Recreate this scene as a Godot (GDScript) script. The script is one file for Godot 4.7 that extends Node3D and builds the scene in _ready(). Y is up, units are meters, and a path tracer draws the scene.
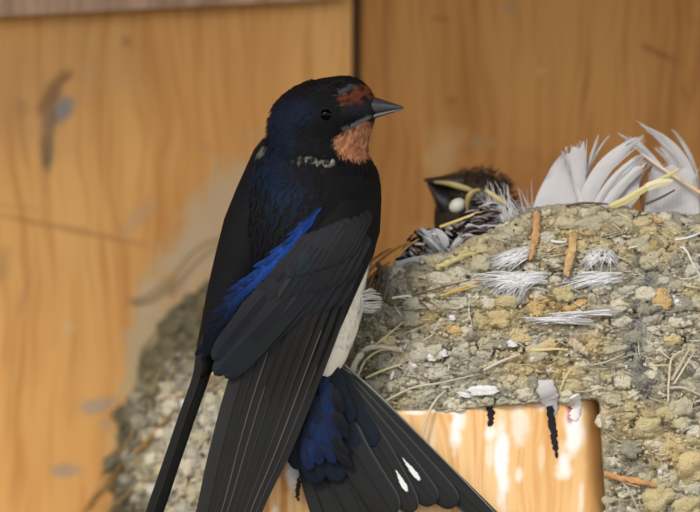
extends Node3D
# A barn swallow clinging beside its mud nest under a wooden eave.
# Shapes are designed in units of a quarter millimetre (q), x to the right, y downwards, z towards the viewer; P() turns them into metres.

const Q := 0.00025
const EYE := 0.9067          # distance of the lens from the plane z = 0
const HEIGHT := 2.2          # height of the picture's centre above the ground
const WALL := -360.0         # front of the boarded wall, in q

var names := {}
var mats := {}
var rng := RandomNumberGenerator.new()
var rough_noise := FastNoiseLite.new()
var fine_noise := FastNoiseLite.new()
var cell_noise := FastNoiseLite.new()
var lump_noise := FastNoiseLite.new()
var lump_tone := FastNoiseLite.new()
var small_lumps := FastNoiseLite.new()


func P(v: Vector3) -> Vector3:
	var k := (EYE - v.z * Q) / EYE
	return Vector3((v.x - 350.0) * Q * k, HEIGHT + (256.0 - v.y) * Q * k, v.z * Q)


func C(r: float, g: float, b: float) -> Color:
	return Color(r / 255.0, g / 255.0, b / 255.0).srgb_to_linear()


# ---------------------------------------------------------------- mesh building
class Build:
	var v := PackedVector3Array()
	var c := PackedColorArray()
	var uv := PackedVector2Array()
	var ix := PackedInt32Array()
	var closed := true

	func vert(p: Vector3, col := Color.WHITE, t := Vector2.ZERO) -> int:
		v.append(p)
		c.append(col)
		uv.append(t)
		return v.size() - 1

	func tri(a: int, b: int, d: int) -> void:
		ix.append(a)
		ix.append(b)
		ix.append(d)

	func quad(a: int, b: int, d: int, e: int) -> void:
		tri(a, b, d)
		tri(a, d, e)

	func mesh(origin := Vector3.ZERO) -> ArrayMesh:
		var n := PackedVector3Array()
		n.resize(v.size())
		var vol := 0.0
		var o := v[0] if v.size() else Vector3.ZERO
		for i in range(0, ix.size(), 3):
			var a := v[ix[i]] - o
			var b := v[ix[i + 1]] - o
			var d := v[ix[i + 2]] - o
			vol += a.dot(b.cross(d))
		if closed and vol > 0.0:
			for i in range(0, ix.size(), 3):
				var k := ix[i + 1]
				ix[i + 1] = ix[i + 2]
				ix[i + 2] = k
		for i in range(0, ix.size(), 3):
			var a := v[ix[i]]
			var f := (v[ix[i + 2]] - a).cross(v[ix[i + 1]] - a) * 1.0e6
			n[ix[i]] += f
			n[ix[i + 1]] += f
			n[ix[i + 2]] += f
		var w := PackedVector3Array()
		w.resize(v.size())
		for i in v.size():
			n[i] = n[i].normalized() if n[i].length_squared() > 0.0 else Vector3.UP
			w[i] = v[i] - origin
		var arr := []
		arr.resize(Mesh.ARRAY_MAX)
		arr[Mesh.ARRAY_VERTEX] = w
		arr[Mesh.ARRAY_NORMAL] = n
		arr[Mesh.ARRAY_COLOR] = c
		arr[Mesh.ARRAY_TEX_UV] = uv
		arr[Mesh.ARRAY_INDEX] = ix
		var m := ArrayMesh.new()
		m.add_surface_from_arrays(Mesh.PRIMITIVE_TRIANGLES, arr)
		return m


func numbered(called: String, parent: Node) -> String:
	var key := "%d/%s" % [parent.get_instance_id(), called]
	var n: int = names.get(key, 0)
	names[key] = n + 1
	return called if n == 0 else "%s_%03d" % [called, n]


func put(b: Build, called: String, material: Material, parent: Node3D = self) -> MeshInstance3D:
	var o := MeshInstance3D.new()
	var where := Vector3.ZERO
	var up: Node = parent
	while up != self:
		where += (up as Node3D).position
		up = up.get_parent()
	o.name = numbered(called, parent)
	o.mesh = b.mesh(where)
	o.material_override = material
	parent.add_child(o, true)
	return o


func thing(called: String, at: Vector3, label: String, category: String, group := "") -> Node3D:
	var o := Node3D.new()
	o.name = numbered(called, self)
	add_child(o, true)
	o.position = at
	return tag(o, label, category, group)


func tag(o: Node3D, label: String, category: String, group := "") -> Node3D:
	o.set_meta("label", label)
	if category:
		o.set_meta("category", category)
	if group:
		o.set_meta("group", group)
	return o


func structure(o: Node3D) -> Node3D:
	o.set_meta("kind", "structure")
	return o


func bezier(a: Vector3, b: Vector3, d: Vector3, n: int) -> PackedVector3Array:
	var out := PackedVector3Array()
	for i in n:
		var t := float(i) / (n - 1)
		out.append(a.lerp(b, t).lerp(b.lerp(d, t), t))
	return out


func smooth_line(pts: Array, n: int) -> PackedVector3Array:
	var cv := Curve3D.new()
	for i in pts.size():
		var before: Vector3 = pts[maxi(i - 1, 0)]
		var after: Vector3 = pts[mini(i + 1, pts.size() - 1)]
		var h := (after - before) / 6.0
		cv.add_point(pts[i], -h, h)
	var out := PackedVector3Array()
	for i in n:
		var t := float(i) / (n - 1) * (pts.size() - 1)
		var k := mini(int(t), pts.size() - 2)
		out.append(cv.sample(k, t - k))
	return out


# A round stem along a line; radii at the start, the middle and the end.
func stem(b: Build, line: PackedVector3Array, r0: float, r1: float, r2: float, col: Color, sides := 6, flat := 1.0, tip := Color(-1, 0, 0)) -> void:
	var n := line.size()
	var last := -1
	var ref := Vector3(0.13, 0.2, 0.97)
	for i in n:
		var t := float(i) / (n - 1)
		var d := (line[mini(i + 1, n - 1)] - line[maxi(i - 1, 0)]).normalized()
		var s := d.cross(ref).normalized()
		var u := s.cross(d)
		var r := lerpf(r0, r1, t * 2.0) if t < 0.5 else lerpf(r1, r2, t * 2.0 - 1.0)
		var k := col if tip.r < 0.0 else col.lerp(tip, t)
		var first := b.v.size()
		for j in sides:
			var a := TAU * j / sides
			b.vert(P(line[i] + s * cos(a) * r + u * sin(a) * r * flat), k)
		if last >= 0:
			for j in sides:
				var j2 := (j + 1) % sides
				b.quad(last + j, last + j2, first + j2, first + j)
		last = first
	for e in 2:
		var first := last if e else last - sides * (n - 1)
		var mid := b.vert(P(line[n - 1] if e else line[0]), col if tip.r < 0.0 or e == 0 else tip)
		for j in sides:
			var j2 := (j + 1) % sides
			if e:
				b.tri(first + j, first + j2, mid)
			else:
				b.tri(first + j2, first + j, mid)


# Closed skin over rings of equal size.
func skin(b: Build, rings: Array, cols: Array) -> void:
	var n: int = rings[0].size()
	var last := -1
	for i in rings.size():
		var first := b.v.size()
		for j in n:
			b.vert(P(rings[i][j]), cols[i][j])
		if last >= 0:
			for j in n:
				var j2 := (j + 1) % n
				b.quad(last + j, last + j2, first + j2, first + j)
		last = first
	for e in 2:
		var ring: PackedVector3Array = rings[rings.size() - 1] if e else rings[0]
		var mid := Vector3.ZERO
		for p in ring:
			mid += p / n
		var base := last if e else last - n * (rings.size() - 1)
		var m := b.vert(P(mid), cols[rings.size() - 1 if e else 0][0])
		for j in n:
			var j2 := (j + 1) % n
			if e:
				b.tri(base + j, base + j2, m)
			else:
				b.tri(base + j2, base + j, m)


# Rings round an axis that runs along x: rows of [x, top y, bottom y, half depth, z].
func snout(b: Build, rows: Array, top: Color, low: Color, steps := 5, sides := 18) -> void:
	var pts := []
	var ext := []
	for r in rows:
		pts.append(Vector3(r[0], r[1], r[2]))
		ext.append(Vector3(r[3], r[4] if r.size() > 4 else 0.0, 0.0))
	var n := (rows.size() - 1) * steps + 1
	var line := smooth_line(pts, n)
	var wide := smooth_line(ext, n)
	var rings := []
	var cols := []
	for i in n:
		var ring := PackedVector3Array()
		var cc := []
		for j in sides:
			var a := TAU * j / sides
			var yy := (line[i].y + line[i].z) / 2.0 - sin(a) * (line[i].z - line[i].y) / 2.0
			ring.append(Vector3(line[i].x, yy, wide[i].y + cos(a) * wide[i].x))
			cc.append(low.lerp(top, sin(a) * 0.5 + 0.5))
		rings.append(ring)
		cols.append(cc)
	skin(b, rings, cols)


# One feather: a thin cambered vane with a raised shaft. o: width, left, right, tip, base, camber, thick, color, edge, shaft, spot.
func plume(b: Build, line: PackedVector3Array, o: Dictionary) -> void:
	var us := [-1.0, -0.93, -0.8, -0.45, -0.1, -0.03, 0.03, 0.1, 0.45, 0.8, 0.93, 1.0]
	if o.has("fine"):
		us = [-1.0, -0.93, -0.8, -0.6, -0.45, -0.3, -0.2, -0.1, -0.03, 0.03, 0.1, 0.16, 0.22, 0.28, 0.34, 0.4, 0.46, 0.52, 0.58, 0.64, 0.72, 0.8, 0.93, 1.0]
	var n := line.size()
	var w: float = o.get("width", 10.0)
	var tip: float = o.get("tip", 0.8)
	var camber: float = o.get("camber", 0.12)
	var thick: float = o.get("thick", 0.7)
	var col: Color = o.get("color", C(30, 32, 35))
	var edge: Color = o.get("edge", col)
	var shaft: Color = o.get("shaft", col)
	var dim: Color = o.get("tip_color", col)
	var face: Vector3 = o.get("face", Vector3(0, 0, 1))
	var k := us.size()
	var last := -1
	for i in n:
		var t := float(i) / (n - 1)
		var d := (line[mini(i + 1, n - 1)] - line[maxi(i - 1, 0)]).normalized()
		var s := d.cross(face).normalized()
		var u := s.cross(d).normalized()
		var shape := minf(1.0, o.get("base", 0.5) + t * 4.0)
		if t > tip:
			shape *= sqrt(maxf(0.0, 1.0 - pow((t - tip) / (1.0 - tip), 2.0))) * 0.98 + 0.02
		var first := b.v.size()
		for side in 2:
			for j in k:
				var q: float = us[j]
				var ww: float = w * shape * (o.get("left", 1.0) if q < 0.0 else o.get("right", 1.0))
				var lift := camber * w * (1.0 - q * q) + (thick * 0.9 * (1.0 - t) if absf(q) < 0.05 else 0.0)
				lift += 0.25 * fine_noise.get_noise_2d(q * 160.0 + line[0].x * 3.0, t * 22.0 + w)
				if side == 1:
					lift -= thick if absf(q) < 1.0 else 0.15
				var p := line[i] + s * q * ww + u * lift
				var cc := col.lerp(dim, t)
				if q >= 0.93 and o.get("right_edge", true) or q <= -0.93 and o.get("left_edge", false):
					cc = edge if t > o.get("fade", -1.0) + 0.1 * sin(w * 40.0) else cc
				elif absf(q) < 0.05:
					cc = shaft
				if o.has("spot"):   # centre and half length along the vane, centre and half width across it: a teardrop
					var sp: Array = o.spot
					var along: float = (t - sp[0]) / sp[1]
					if absf(along) < 1.0 and absf(q - sp[2]) < sp[3] * sqrt(1.0 - along * along) * (0.55 + 0.45 * along):
						cc = C(205, 206, 202)
				b.vert(P(p), cc)
		if last >= 0:
			for j in k - 1:
				b.quad(last + j, last + j + 1, first + j + 1, first + j)
				b.quad(last + k + j + 1, last + k + j, first + k + j, first + k + j + 1)
			b.quad(last + k, last, first, first + k)
			b.quad(last + k - 1, last + 2 * k - 1, first + 2 * k - 1, first + k - 1)
		last = first
	var start := last - 2 * k * (n - 1)
	for j in k - 1:
		b.quad(start + j + 1, start + j, start + k + j, start + k + j + 1)
		b.quad(last + j, last + j + 1, last + k + j + 1, last + k + j)


# A sheet of barbs between two curves, thin, with fine ridges along the barbs.
func sheet(b: Build, e1: PackedVector3Array, e2: PackedVector3Array, bulge: float, col: Color, across := 14, thick := 0.8, ragged := 0.0) -> void:
	var n := e1.size()
	var last := -1
	for i in n:
		var t := float(i) / (n - 1)
		var first := b.v.size()
		for side in 2:
			for j in across + 1:
				var q := float(j) / across
				var end := 1.0 - (ragged + 0.03) * (0.5 + 0.5 * sin(j * 12.9898 + e1[0].x)) * t
				var i2 := clampf(i * end, 0.0, n - 1.0)
				var k := mini(int(i2), n - 2)
				var p := e1[k].lerp(e1[k + 1], i2 - k).lerp(e2[k].lerp(e2[k + 1], i2 - k), q)
				p.z += bulge * sin(q * PI) * (0.4 + 0.6 * t) + (0.22 if j % 2 else -0.22)
				p.z += 1.2 * rough_noise.get_noise_2d(p.x * 2.0, p.y * 2.0)
				if side == 1:
					p.z -= thick
				b.vert(P(p), col * (1.0 - 0.12 * absf(sin(j * 7.31))))
		var w := across + 1
		if last >= 0:
			for j in across:
				b.quad(last + j, last + j + 1, first + j + 1, first + j)
				b.quad(last + w + j + 1, last + w + j, first + w + j, first + w + j + 1)
			b.quad(last + w, last, first, first + w)
			b.quad(last + w - 1, last + 2 * w - 1, first + 2 * w - 1, first + w - 1)
		last = first
	var start := last - 2 * (across + 1) * (n - 1)
	for j in across:
		b.quad(start + j + 1, start + j, start + across + 1 + j, start + across + 2 + j)
		b.quad(last + j, last + j + 1, last + across + 2 + j, last + across + 1 + j)


# A lump: a ball pushed about by noise.
func lump_mesh(seed_: float, rings := 15, sides := 24, rough := 0.36) -> ArrayMesh:
	var b := Build.new()
	var grid := []
	for i in rings + 1:
		var row := []
		var a := PI * i / rings
		for j in sides:
			var g := TAU * j / sides
			var d := Vector3(sin(a) * cos(g), cos(a), sin(a) * sin(g))
			var r := 1.0 + rough * cell_noise.get_noise_3dv(d * 34.0 + Vector3.ONE * seed_ * 91.0) + rough * 1.3 * rough_noise.get_noise_3dv(d * 22.0 + Vector3.ONE * seed_ * 37.0)
			r += rough * 0.65 * fine_noise.get_noise_3dv(d * 16.0 + Vector3.ONE * seed_ * 17.0) + rough * 0.3 * fine_noise.get_noise_3dv(d * 52.0 + Vector3.ONE * seed_ * 7.0)
			var sq := maxf(absf(d.x), maxf(absf(d.y), absf(d.z)))
			r *= lerpf(1.0, 0.8 / sq, 0.35)
			var tint := 1.0 + 0.28 * fine_noise.get_noise_3dv(d * 14.0 + Vector3.ONE * seed_ * 29.0) + 0.2 * fine_noise.get_noise_3dv(d * 60.0 + Vector3.ONE * seed_ * 3.0)
			row.append(b.vert(d * r, Color(tint, tint * (1.0 - 0.05 * (tint - 1.0)), tint)))
			if i == 0 or i == rings:
				break
		grid.append(row)
	for i in rings:
		for j in sides:
			var j2 := (j + 1) % sides
			var a: Array = grid[i]
			var d: Array = grid[i + 1]
			if a.size() == 1:
				b.tri(a[0], d[j2], d[j])
			elif d.size() == 1:
				b.tri(a[j], a[j2], d[0])
			else:
				b.quad(a[j], a[j2], d[j2], d[j])
	return b.mesh()


# ---------------------------------------------------------------- materials
func noise_texture(freq: float, seed_: int, low: Color, high: Color, kind := FastNoiseLite.TYPE_SIMPLEX_SMOOTH) -> NoiseTexture2D:
	var n := FastNoiseLite.new()
	n.noise_type = kind
	n.frequency = freq
	n.seed = seed_
	n.fractal_octaves = 5
	n.fractal_gain = 0.6
	var t := NoiseTexture2D.new()
	t.width = 512
	t.height = 512
	t.seamless = true
	t.noise = n
	var g := Gradient.new()
	g.set_color(0, low)
	g.set_color(1, high)
	t.color_ramp = g
	return t


func plain(called: String, rough: float, specular := 0.5, back := Color.BLACK) -> StandardMaterial3D:
	var m := StandardMaterial3D.new()
	m.resource_name = called
	m.vertex_color_use_as_albedo = true
	m.roughness = rough
	m.metallic_specular = specular
	if back != Color.BLACK:
		m.backlight_enabled = true
		m.backlight = back
	mats[called] = m
	return m


func make_materials() -> void:
	var grit := noise_texture(0.05, 3, Color(0.82, 0.81, 0.79), Color(1.08, 1.07, 1.05))
	var relief := noise_texture(0.05, 8, Color.BLACK, Color.WHITE)
	for e in [["mud", 1.0], ["feather", 0.62], ["plumage", 0.75], ["down", 0.9], ["quill", 0.5], ["straw", 0.7], ["horn", 0.38], ["dropping", 0.8], ["gape", 0.5]]:
		plain(e[0], e[1])
	mats.mud.albedo_texture = grit
	mats.mud.heightmap_enabled = true
	mats.mud.heightmap_texture = relief
	mats.mud.heightmap_scale = 0.05
	mats.mud.uv1_triplanar = true
	mats.mud.uv1_world_triplanar = true
	mats.mud.uv1_scale = Vector3.ONE * 55.0
	mats.mud.metallic_specular = 0.25
	mats.feather.metallic_specular = 0.34
	mats.plumage.metallic_specular = 0.3
	mats.down.metallic_specular = 0.2
	mats.down.backlight_enabled = true
	mats.down.backlight = Color(0.55, 0.55, 0.55)
	mats.dropping.metallic_specular = 0.3
	var eye := plain("eye", 0.12, 0.2)


# Board wood: growth rings cut lengthwise run down the board; then stains with outlines of their own.
func wood(w: int, h: int, seed_: int, light: Color, mid: Color, dark: Color, bands: float, stains: Array) -> ImageTexture:
	var im := Image.create(w, h, false, Image.FORMAT_RGB8)
	var n := FastNoiseLite.new()
	n.seed = seed_
	n.frequency = 1.0
	n.fractal_octaves = 3
	for x in w:
		for y in h:
			var wob := n.get_noise_2d(x * 0.005, y * 0.0022) * 26.0
			var g := n.get_noise_2d((x + wob) * bands, 7.0 + y * 0.0006)
			var f := n.get_noise_2d((x + wob) * bands * 5.0, y * 0.004 + 40.0)
			var slow := n.get_noise_2d(x * 0.004 + 90.0, y * 0.003)
			var c := mid.lerp(light, clampf(0.5 + g * 0.9 + slow * 0.8, 0.0, 1.0))
			var hair := n.get_noise_2d((x + wob) * bands * 11.0, y * 0.006 + 80.0)
			c = c.lerp(dark, clampf(0.16 - g * 0.4 + f * 0.5 + hair * 0.55, 0.0, 0.85))
			im.set_pixel(x, y, c)
	for s in stains:
		var ca := cos(s[4])
		var sa := sin(s[4])
		var reach: float = maxf(s[2], s[3]) * 1.5
		for x in range(maxi(0, int(s[0] - reach)), mini(w, int(s[0] + reach))):
			for y in range(maxi(0, int(s[1] - reach)), mini(h, int(s[1] + reach))):
				var dx: float = x - s[0]
				var dy: float = y - s[1]
				var e := Vector2((dx * ca + dy * sa) / s[2], (dy * ca - dx * sa) / s[3]).length()
				e += n.get_noise_2d(x * 0.03 + s[0], y * 0.03) * 0.5
				var k: float = smoothstep(1.3, 0.4, e) * s[6]
				if k > 0.0:
					im.set_pixel(x, y, im.get_pixel(x, y).lerp(s[5], k))
	return ImageTexture.create_from_image(im)


func wood_material(t: Texture2D) -> StandardMaterial3D:
	var m := StandardMaterial3D.new()
	m.albedo_texture = t
	m.roughness = 0.7
	m.metallic_specular = 0.35
	return m


# A board with eased edges, in q: x0..x1, y0..y1, back..front; texture across its width.
func board(x0: float, x1: float, y0: float, y1: float, back: float, front: float, tex_x: Vector2, tex_y: Vector2, lean := 0.0) -> Build:
	var b := Build.new()
	var e := 3.0
	var outline := [Vector2(x0, back), Vector2(x0, front - e), Vector2(x0 + e * 0.35, front - e * 0.35), Vector2(x0 + e, front), Vector2(x1 - e, front), Vector2(x1 - e * 0.35, front - e * 0.35), Vector2(x1, front - e), Vector2(x1, back)]
	var n := outline.size()
	for i in 2:
		var y := y1 if i else y0
		for p in outline:
			b.vert(P(Vector3(p.x, y + (p.x - x0) * lean, p.y)), Color.WHITE, Vector2((p.x - tex_x.x) / tex_x.y, (y - tex_y.x) / tex_y.y))
	for j in n:
		var j2 := (j + 1) % n
		b.quad(j, j2, n + j2, n + j)
	for j in range(1, n - 1):
		b.tri(0, j, j + 1)
		b.tri(n, n + j + 1, n + j)
	return b


# ---------------------------------------------------------------- scene
func _ready() -> void:
	rng.seed = 20240611
	rough_noise.frequency = 0.02
	rough_noise.seed = 5
	fine_noise.frequency = 0.09
	fine_noise.seed = 11
	fine_noise.fractal_octaves = 3
	cell_noise.noise_type = FastNoiseLite.TYPE_CELLULAR
	cell_noise.frequency = 0.05
	cell_noise.seed = 4
	for e in [[lump_noise, 0.062, FastNoiseLite.RETURN_DISTANCE], [lump_tone, 0.062, FastNoiseLite.RETURN_CELL_VALUE], [small_lumps, 0.15, FastNoiseLite.RETURN_DISTANCE]]:
		var l: FastNoiseLite = e[0]
		l.noise_type = FastNoiseLite.TYPE_CELLULAR
		l.frequency = e[1]
		l.cellular_return_type = e[2]
		l.seed = 31
		l.fractal_type = FastNoiseLite.FRACTAL_NONE
		l.domain_warp_enabled = true
		l.domain_warp_amplitude = 9.0
		l.domain_warp_frequency = 0.05
	# camera, sky, sun, exposure
	var lens := CameraAttributesPhysical.new()
	lens.frustum_focal_length = 170.0
	lens.frustum_focus_distance = EYE - 0.004
	lens.exposure_aperture = 7.8
	lens.frustum_near = 0.05
	lens.frustum_far = 50.0
	var cam := Camera3D.new()
	cam.name = "camera"
	add_child(cam)
	cam.attributes = lens
	cam.keep_aspect = Camera3D.KEEP_HEIGHT
	cam.fov = rad_to_deg(2.0 * atan(12.0 / 170.0))
	cam.near = 0.05
	cam.far = 50.0
	cam.position = Vector3(0, HEIGHT, EYE)
	cam.current = true
	var env := Environment.new()
	var sky := ProceduralSkyMaterial.new()
	sky.sky_top_color = Color(0.86, 0.88, 0.92)
	sky.sky_horizon_color = Color(0.96, 0.96, 0.96)
	sky.ground_bottom_color = Color(0.42, 0.40, 0.36)
	sky.ground_horizon_color = Color(0.7, 0.69, 0.66)
	env.background_mode = Environment.BG_SKY
	env.sky = Sky.new()
	env.sky.sky_material = sky
	env.background_energy_multiplier = 2.4
	env.tonemap_mode = Environment.TONE_MAPPER_LINEAR
	env.tonemap_exposure = 0.97
	env.sdfgi_enabled = true
	env.ssao_enabled = true
	env.ssil_enabled = true
	var we := WorldEnvironment.new()
	we.name = "sky"
	we.environment = env
	add_child(we)
	var sun := DirectionalLight3D.new()
	sun.name = "sun"
	sun.light_color = Color(1.0, 0.97, 0.92)
	sun.light_energy = 0.8
	sun.light_angular_distance = 14.0
	sun.shadow_enabled = true
	sun.sky_mode = DirectionalLight3D.SKY_MODE_LIGHT_ONLY
	add_child(sun)
	sun.look_at_from_position(Vector3(-0.55, 0.75, 1.0), Vector3.ZERO)
	make_materials()
	build_setting()
	build_post()
	build_nest()
	build_swallow()
	build_nestlings()
	build_loose_feathers()


# ---------------------------------------------------------------- setting
func build_setting() -> void:
	var grey := Color8(150, 140, 124)
	var slate := Color8(118, 118, 120)
	var brown := Color8(92, 62, 34)
	# stains: x, y, radii, angle, colour, strength; one texel is one q, the board begins at x -60 and y -94
	var marks := [
		[122, 200, 10, 16, 0.4, slate, 0.95], [112, 184, 9, 26, 0.5, brown, 0.75], [108, 228, 8, 42, 0.06, Color8(96, 78, 60), 0.8], [126, 170, 5, 12, 0.9, Color8(120, 84, 46), 0.7],
		[186, 135, 5, 6, 0.0, Color8(140, 98, 52), 0.7], [82, 204, 8, 9, 0, Color8(140, 102, 66), 0.5],
		[80, 190, 70, 60, 0.2, Color8(172, 134, 92), 0.35], [160, 150, 60, 40, 0.3, Color8(180, 140, 95), 0.35],
		[155, 500, 17, 8, -0.3, Color8(150, 136, 124), 0.75], [166, 518, 7, 6, 0, Color8(150, 136, 124), 0.5], [123, 564, 16, 7, 0.1, Color8(146, 130, 118), 0.7], [170, 495, 9, 5, -0.5, Color8(146, 130, 118), 0.6],
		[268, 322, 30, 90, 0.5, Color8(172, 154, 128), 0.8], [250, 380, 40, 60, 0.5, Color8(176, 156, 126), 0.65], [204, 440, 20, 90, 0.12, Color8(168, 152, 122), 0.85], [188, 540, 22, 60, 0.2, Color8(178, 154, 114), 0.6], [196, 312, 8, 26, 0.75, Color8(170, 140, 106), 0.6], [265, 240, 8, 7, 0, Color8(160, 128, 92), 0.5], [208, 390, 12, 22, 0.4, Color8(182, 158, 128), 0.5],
		[85, 385, 3, 30, 0.3, Color8(150, 110, 76), 0.4], [62, 360, 10, 20, 0.2, Color8(140, 110, 74), 0.4],
		[125, 322, 92, 3.4, 0.2, Color8(150, 108, 62), 0.55], [72, 300, 38, 3.0, 0.12, Color8(150, 110, 68), 0.2], [128, 420, 7, 7, 0, Color8(190, 160, 120), 0.6],
		[150, 12, 200, 90, 0, Color8(160, 112, 62), 0.25], [40, 480, 20, 160, 0.05, Color8(206, 140, 76), 0.4],
	]
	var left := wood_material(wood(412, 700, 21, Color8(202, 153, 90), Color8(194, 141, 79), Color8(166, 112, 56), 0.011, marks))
	var marks2 := [
		[84, 245, 20, 28, 0.2, Color8(176, 146, 104), 0.6], [115, 235, 6, 8, 0, Color8(140, 120, 90), 0.6], [300, 148, 24, 3, 0.45, Color8(118, 78, 34), 0.7], [322, 186, 10, 3, 1.2, Color8(130, 92, 44), 0.6], [150, 102, 10, 6, 0.3, Color8(140, 118, 96), 0.6],
		[90, 195, 6, 5, 0.1, Color8(128, 84, 40), 0.6], [80, 112, 12, 3, 0.1, Color8(138, 90, 42), 0.6], [105, 172, 4, 8, 0, Color8(140, 96, 50), 0.5], [340, 188, 5, 4, 0, Color8(180, 150, 110), 0.5], [180, 164, 5, 4, 0, Color8(188, 150, 104), 0.5], [130, 236, 7, 5, 0.6, Color8(150, 128, 96), 0.5],
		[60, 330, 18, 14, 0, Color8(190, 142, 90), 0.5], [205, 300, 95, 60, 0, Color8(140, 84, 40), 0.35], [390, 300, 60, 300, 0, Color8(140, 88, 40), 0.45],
	]
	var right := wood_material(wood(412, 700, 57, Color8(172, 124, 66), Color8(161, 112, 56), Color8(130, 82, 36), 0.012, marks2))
	var wall := Node3D.new()
	wall.name = "wall_back"
	add_child(wall)
	structure(tag(wall, "wall of upright orange-brown softwood boards behind nest and bird", ""))
	wall.position = P(Vector3(350, 900, WALL))
	var edges := [-1308, -896, -484, -60, 361, 785, 1209, 1633]
	for i in edges.size():
		var x: float = edges[i]
		var wide := 412.0
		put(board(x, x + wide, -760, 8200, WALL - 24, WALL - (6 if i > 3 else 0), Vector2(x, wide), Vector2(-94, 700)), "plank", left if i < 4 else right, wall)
	var dark := StandardMaterial3D.new()
	dark.albedo_color = Color8(112, 82, 52)
	dark.roughness = 0.95
	put(board(-1320, 2060, -760, 8200, WALL - 110, WALL - 22, Vector2(0, 400), Vector2(0, 400)), "backing", dark, wall)
	# grey batten across the head of the left-hand boards
	var batten_wood := wood_material(wood(256, 256, 77, Color8(176, 146, 118), Color8(160, 132, 108), Color8(120, 92, 70), 0.02, []))
	var batten := put(board(-1300, 344, -140, 84, WALL, WALL + 26, Vector2(0, 256), Vector2(0, 256), -0.052), "trim_1", batten_wood)
	structure(tag(batten, "grey-brown batten nailed across the tops of left boards", ""))
	# ground, soffit: the bird sits below a broad boarded eave, open to the front
	var earth := StandardMaterial3D.new()
	earth.albedo_color = Color8(140, 132, 118)
	earth.albedo_texture = noise_texture(0.03, 9, Color(0.7, 0.7, 0.7), Color.WHITE)
	earth.uv1_triplanar = true
	earth.roughness = 0.95
	var ground := MeshInstance3D.new()
	ground.name = "ground"
	var slab := BoxMesh.new()
	slab.size = Vector3(14, 0.2, 10)
	ground.mesh = slab
	ground.material_override = earth
	ground.position = Vector3(0, -0.1, 4.8)
	add_child(ground)
	structure(tag(ground, "pale trodden ground in front of the boarded wall", ""))
	var eave := MeshInstance3D.new()
	eave.name = "ceiling"
	var soffit := BoxMesh.new()
	soffit.size = Vector3(1.6, 0.05, 0.42)
	eave.mesh = soffit
	eave.material_override = right
	eave.position = Vector3(0.1, HEIGHT + 0.33, 0.11)
	add_child(eave)
	structure(tag(eave, "boarded underside of the eave above nest", ""))


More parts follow.
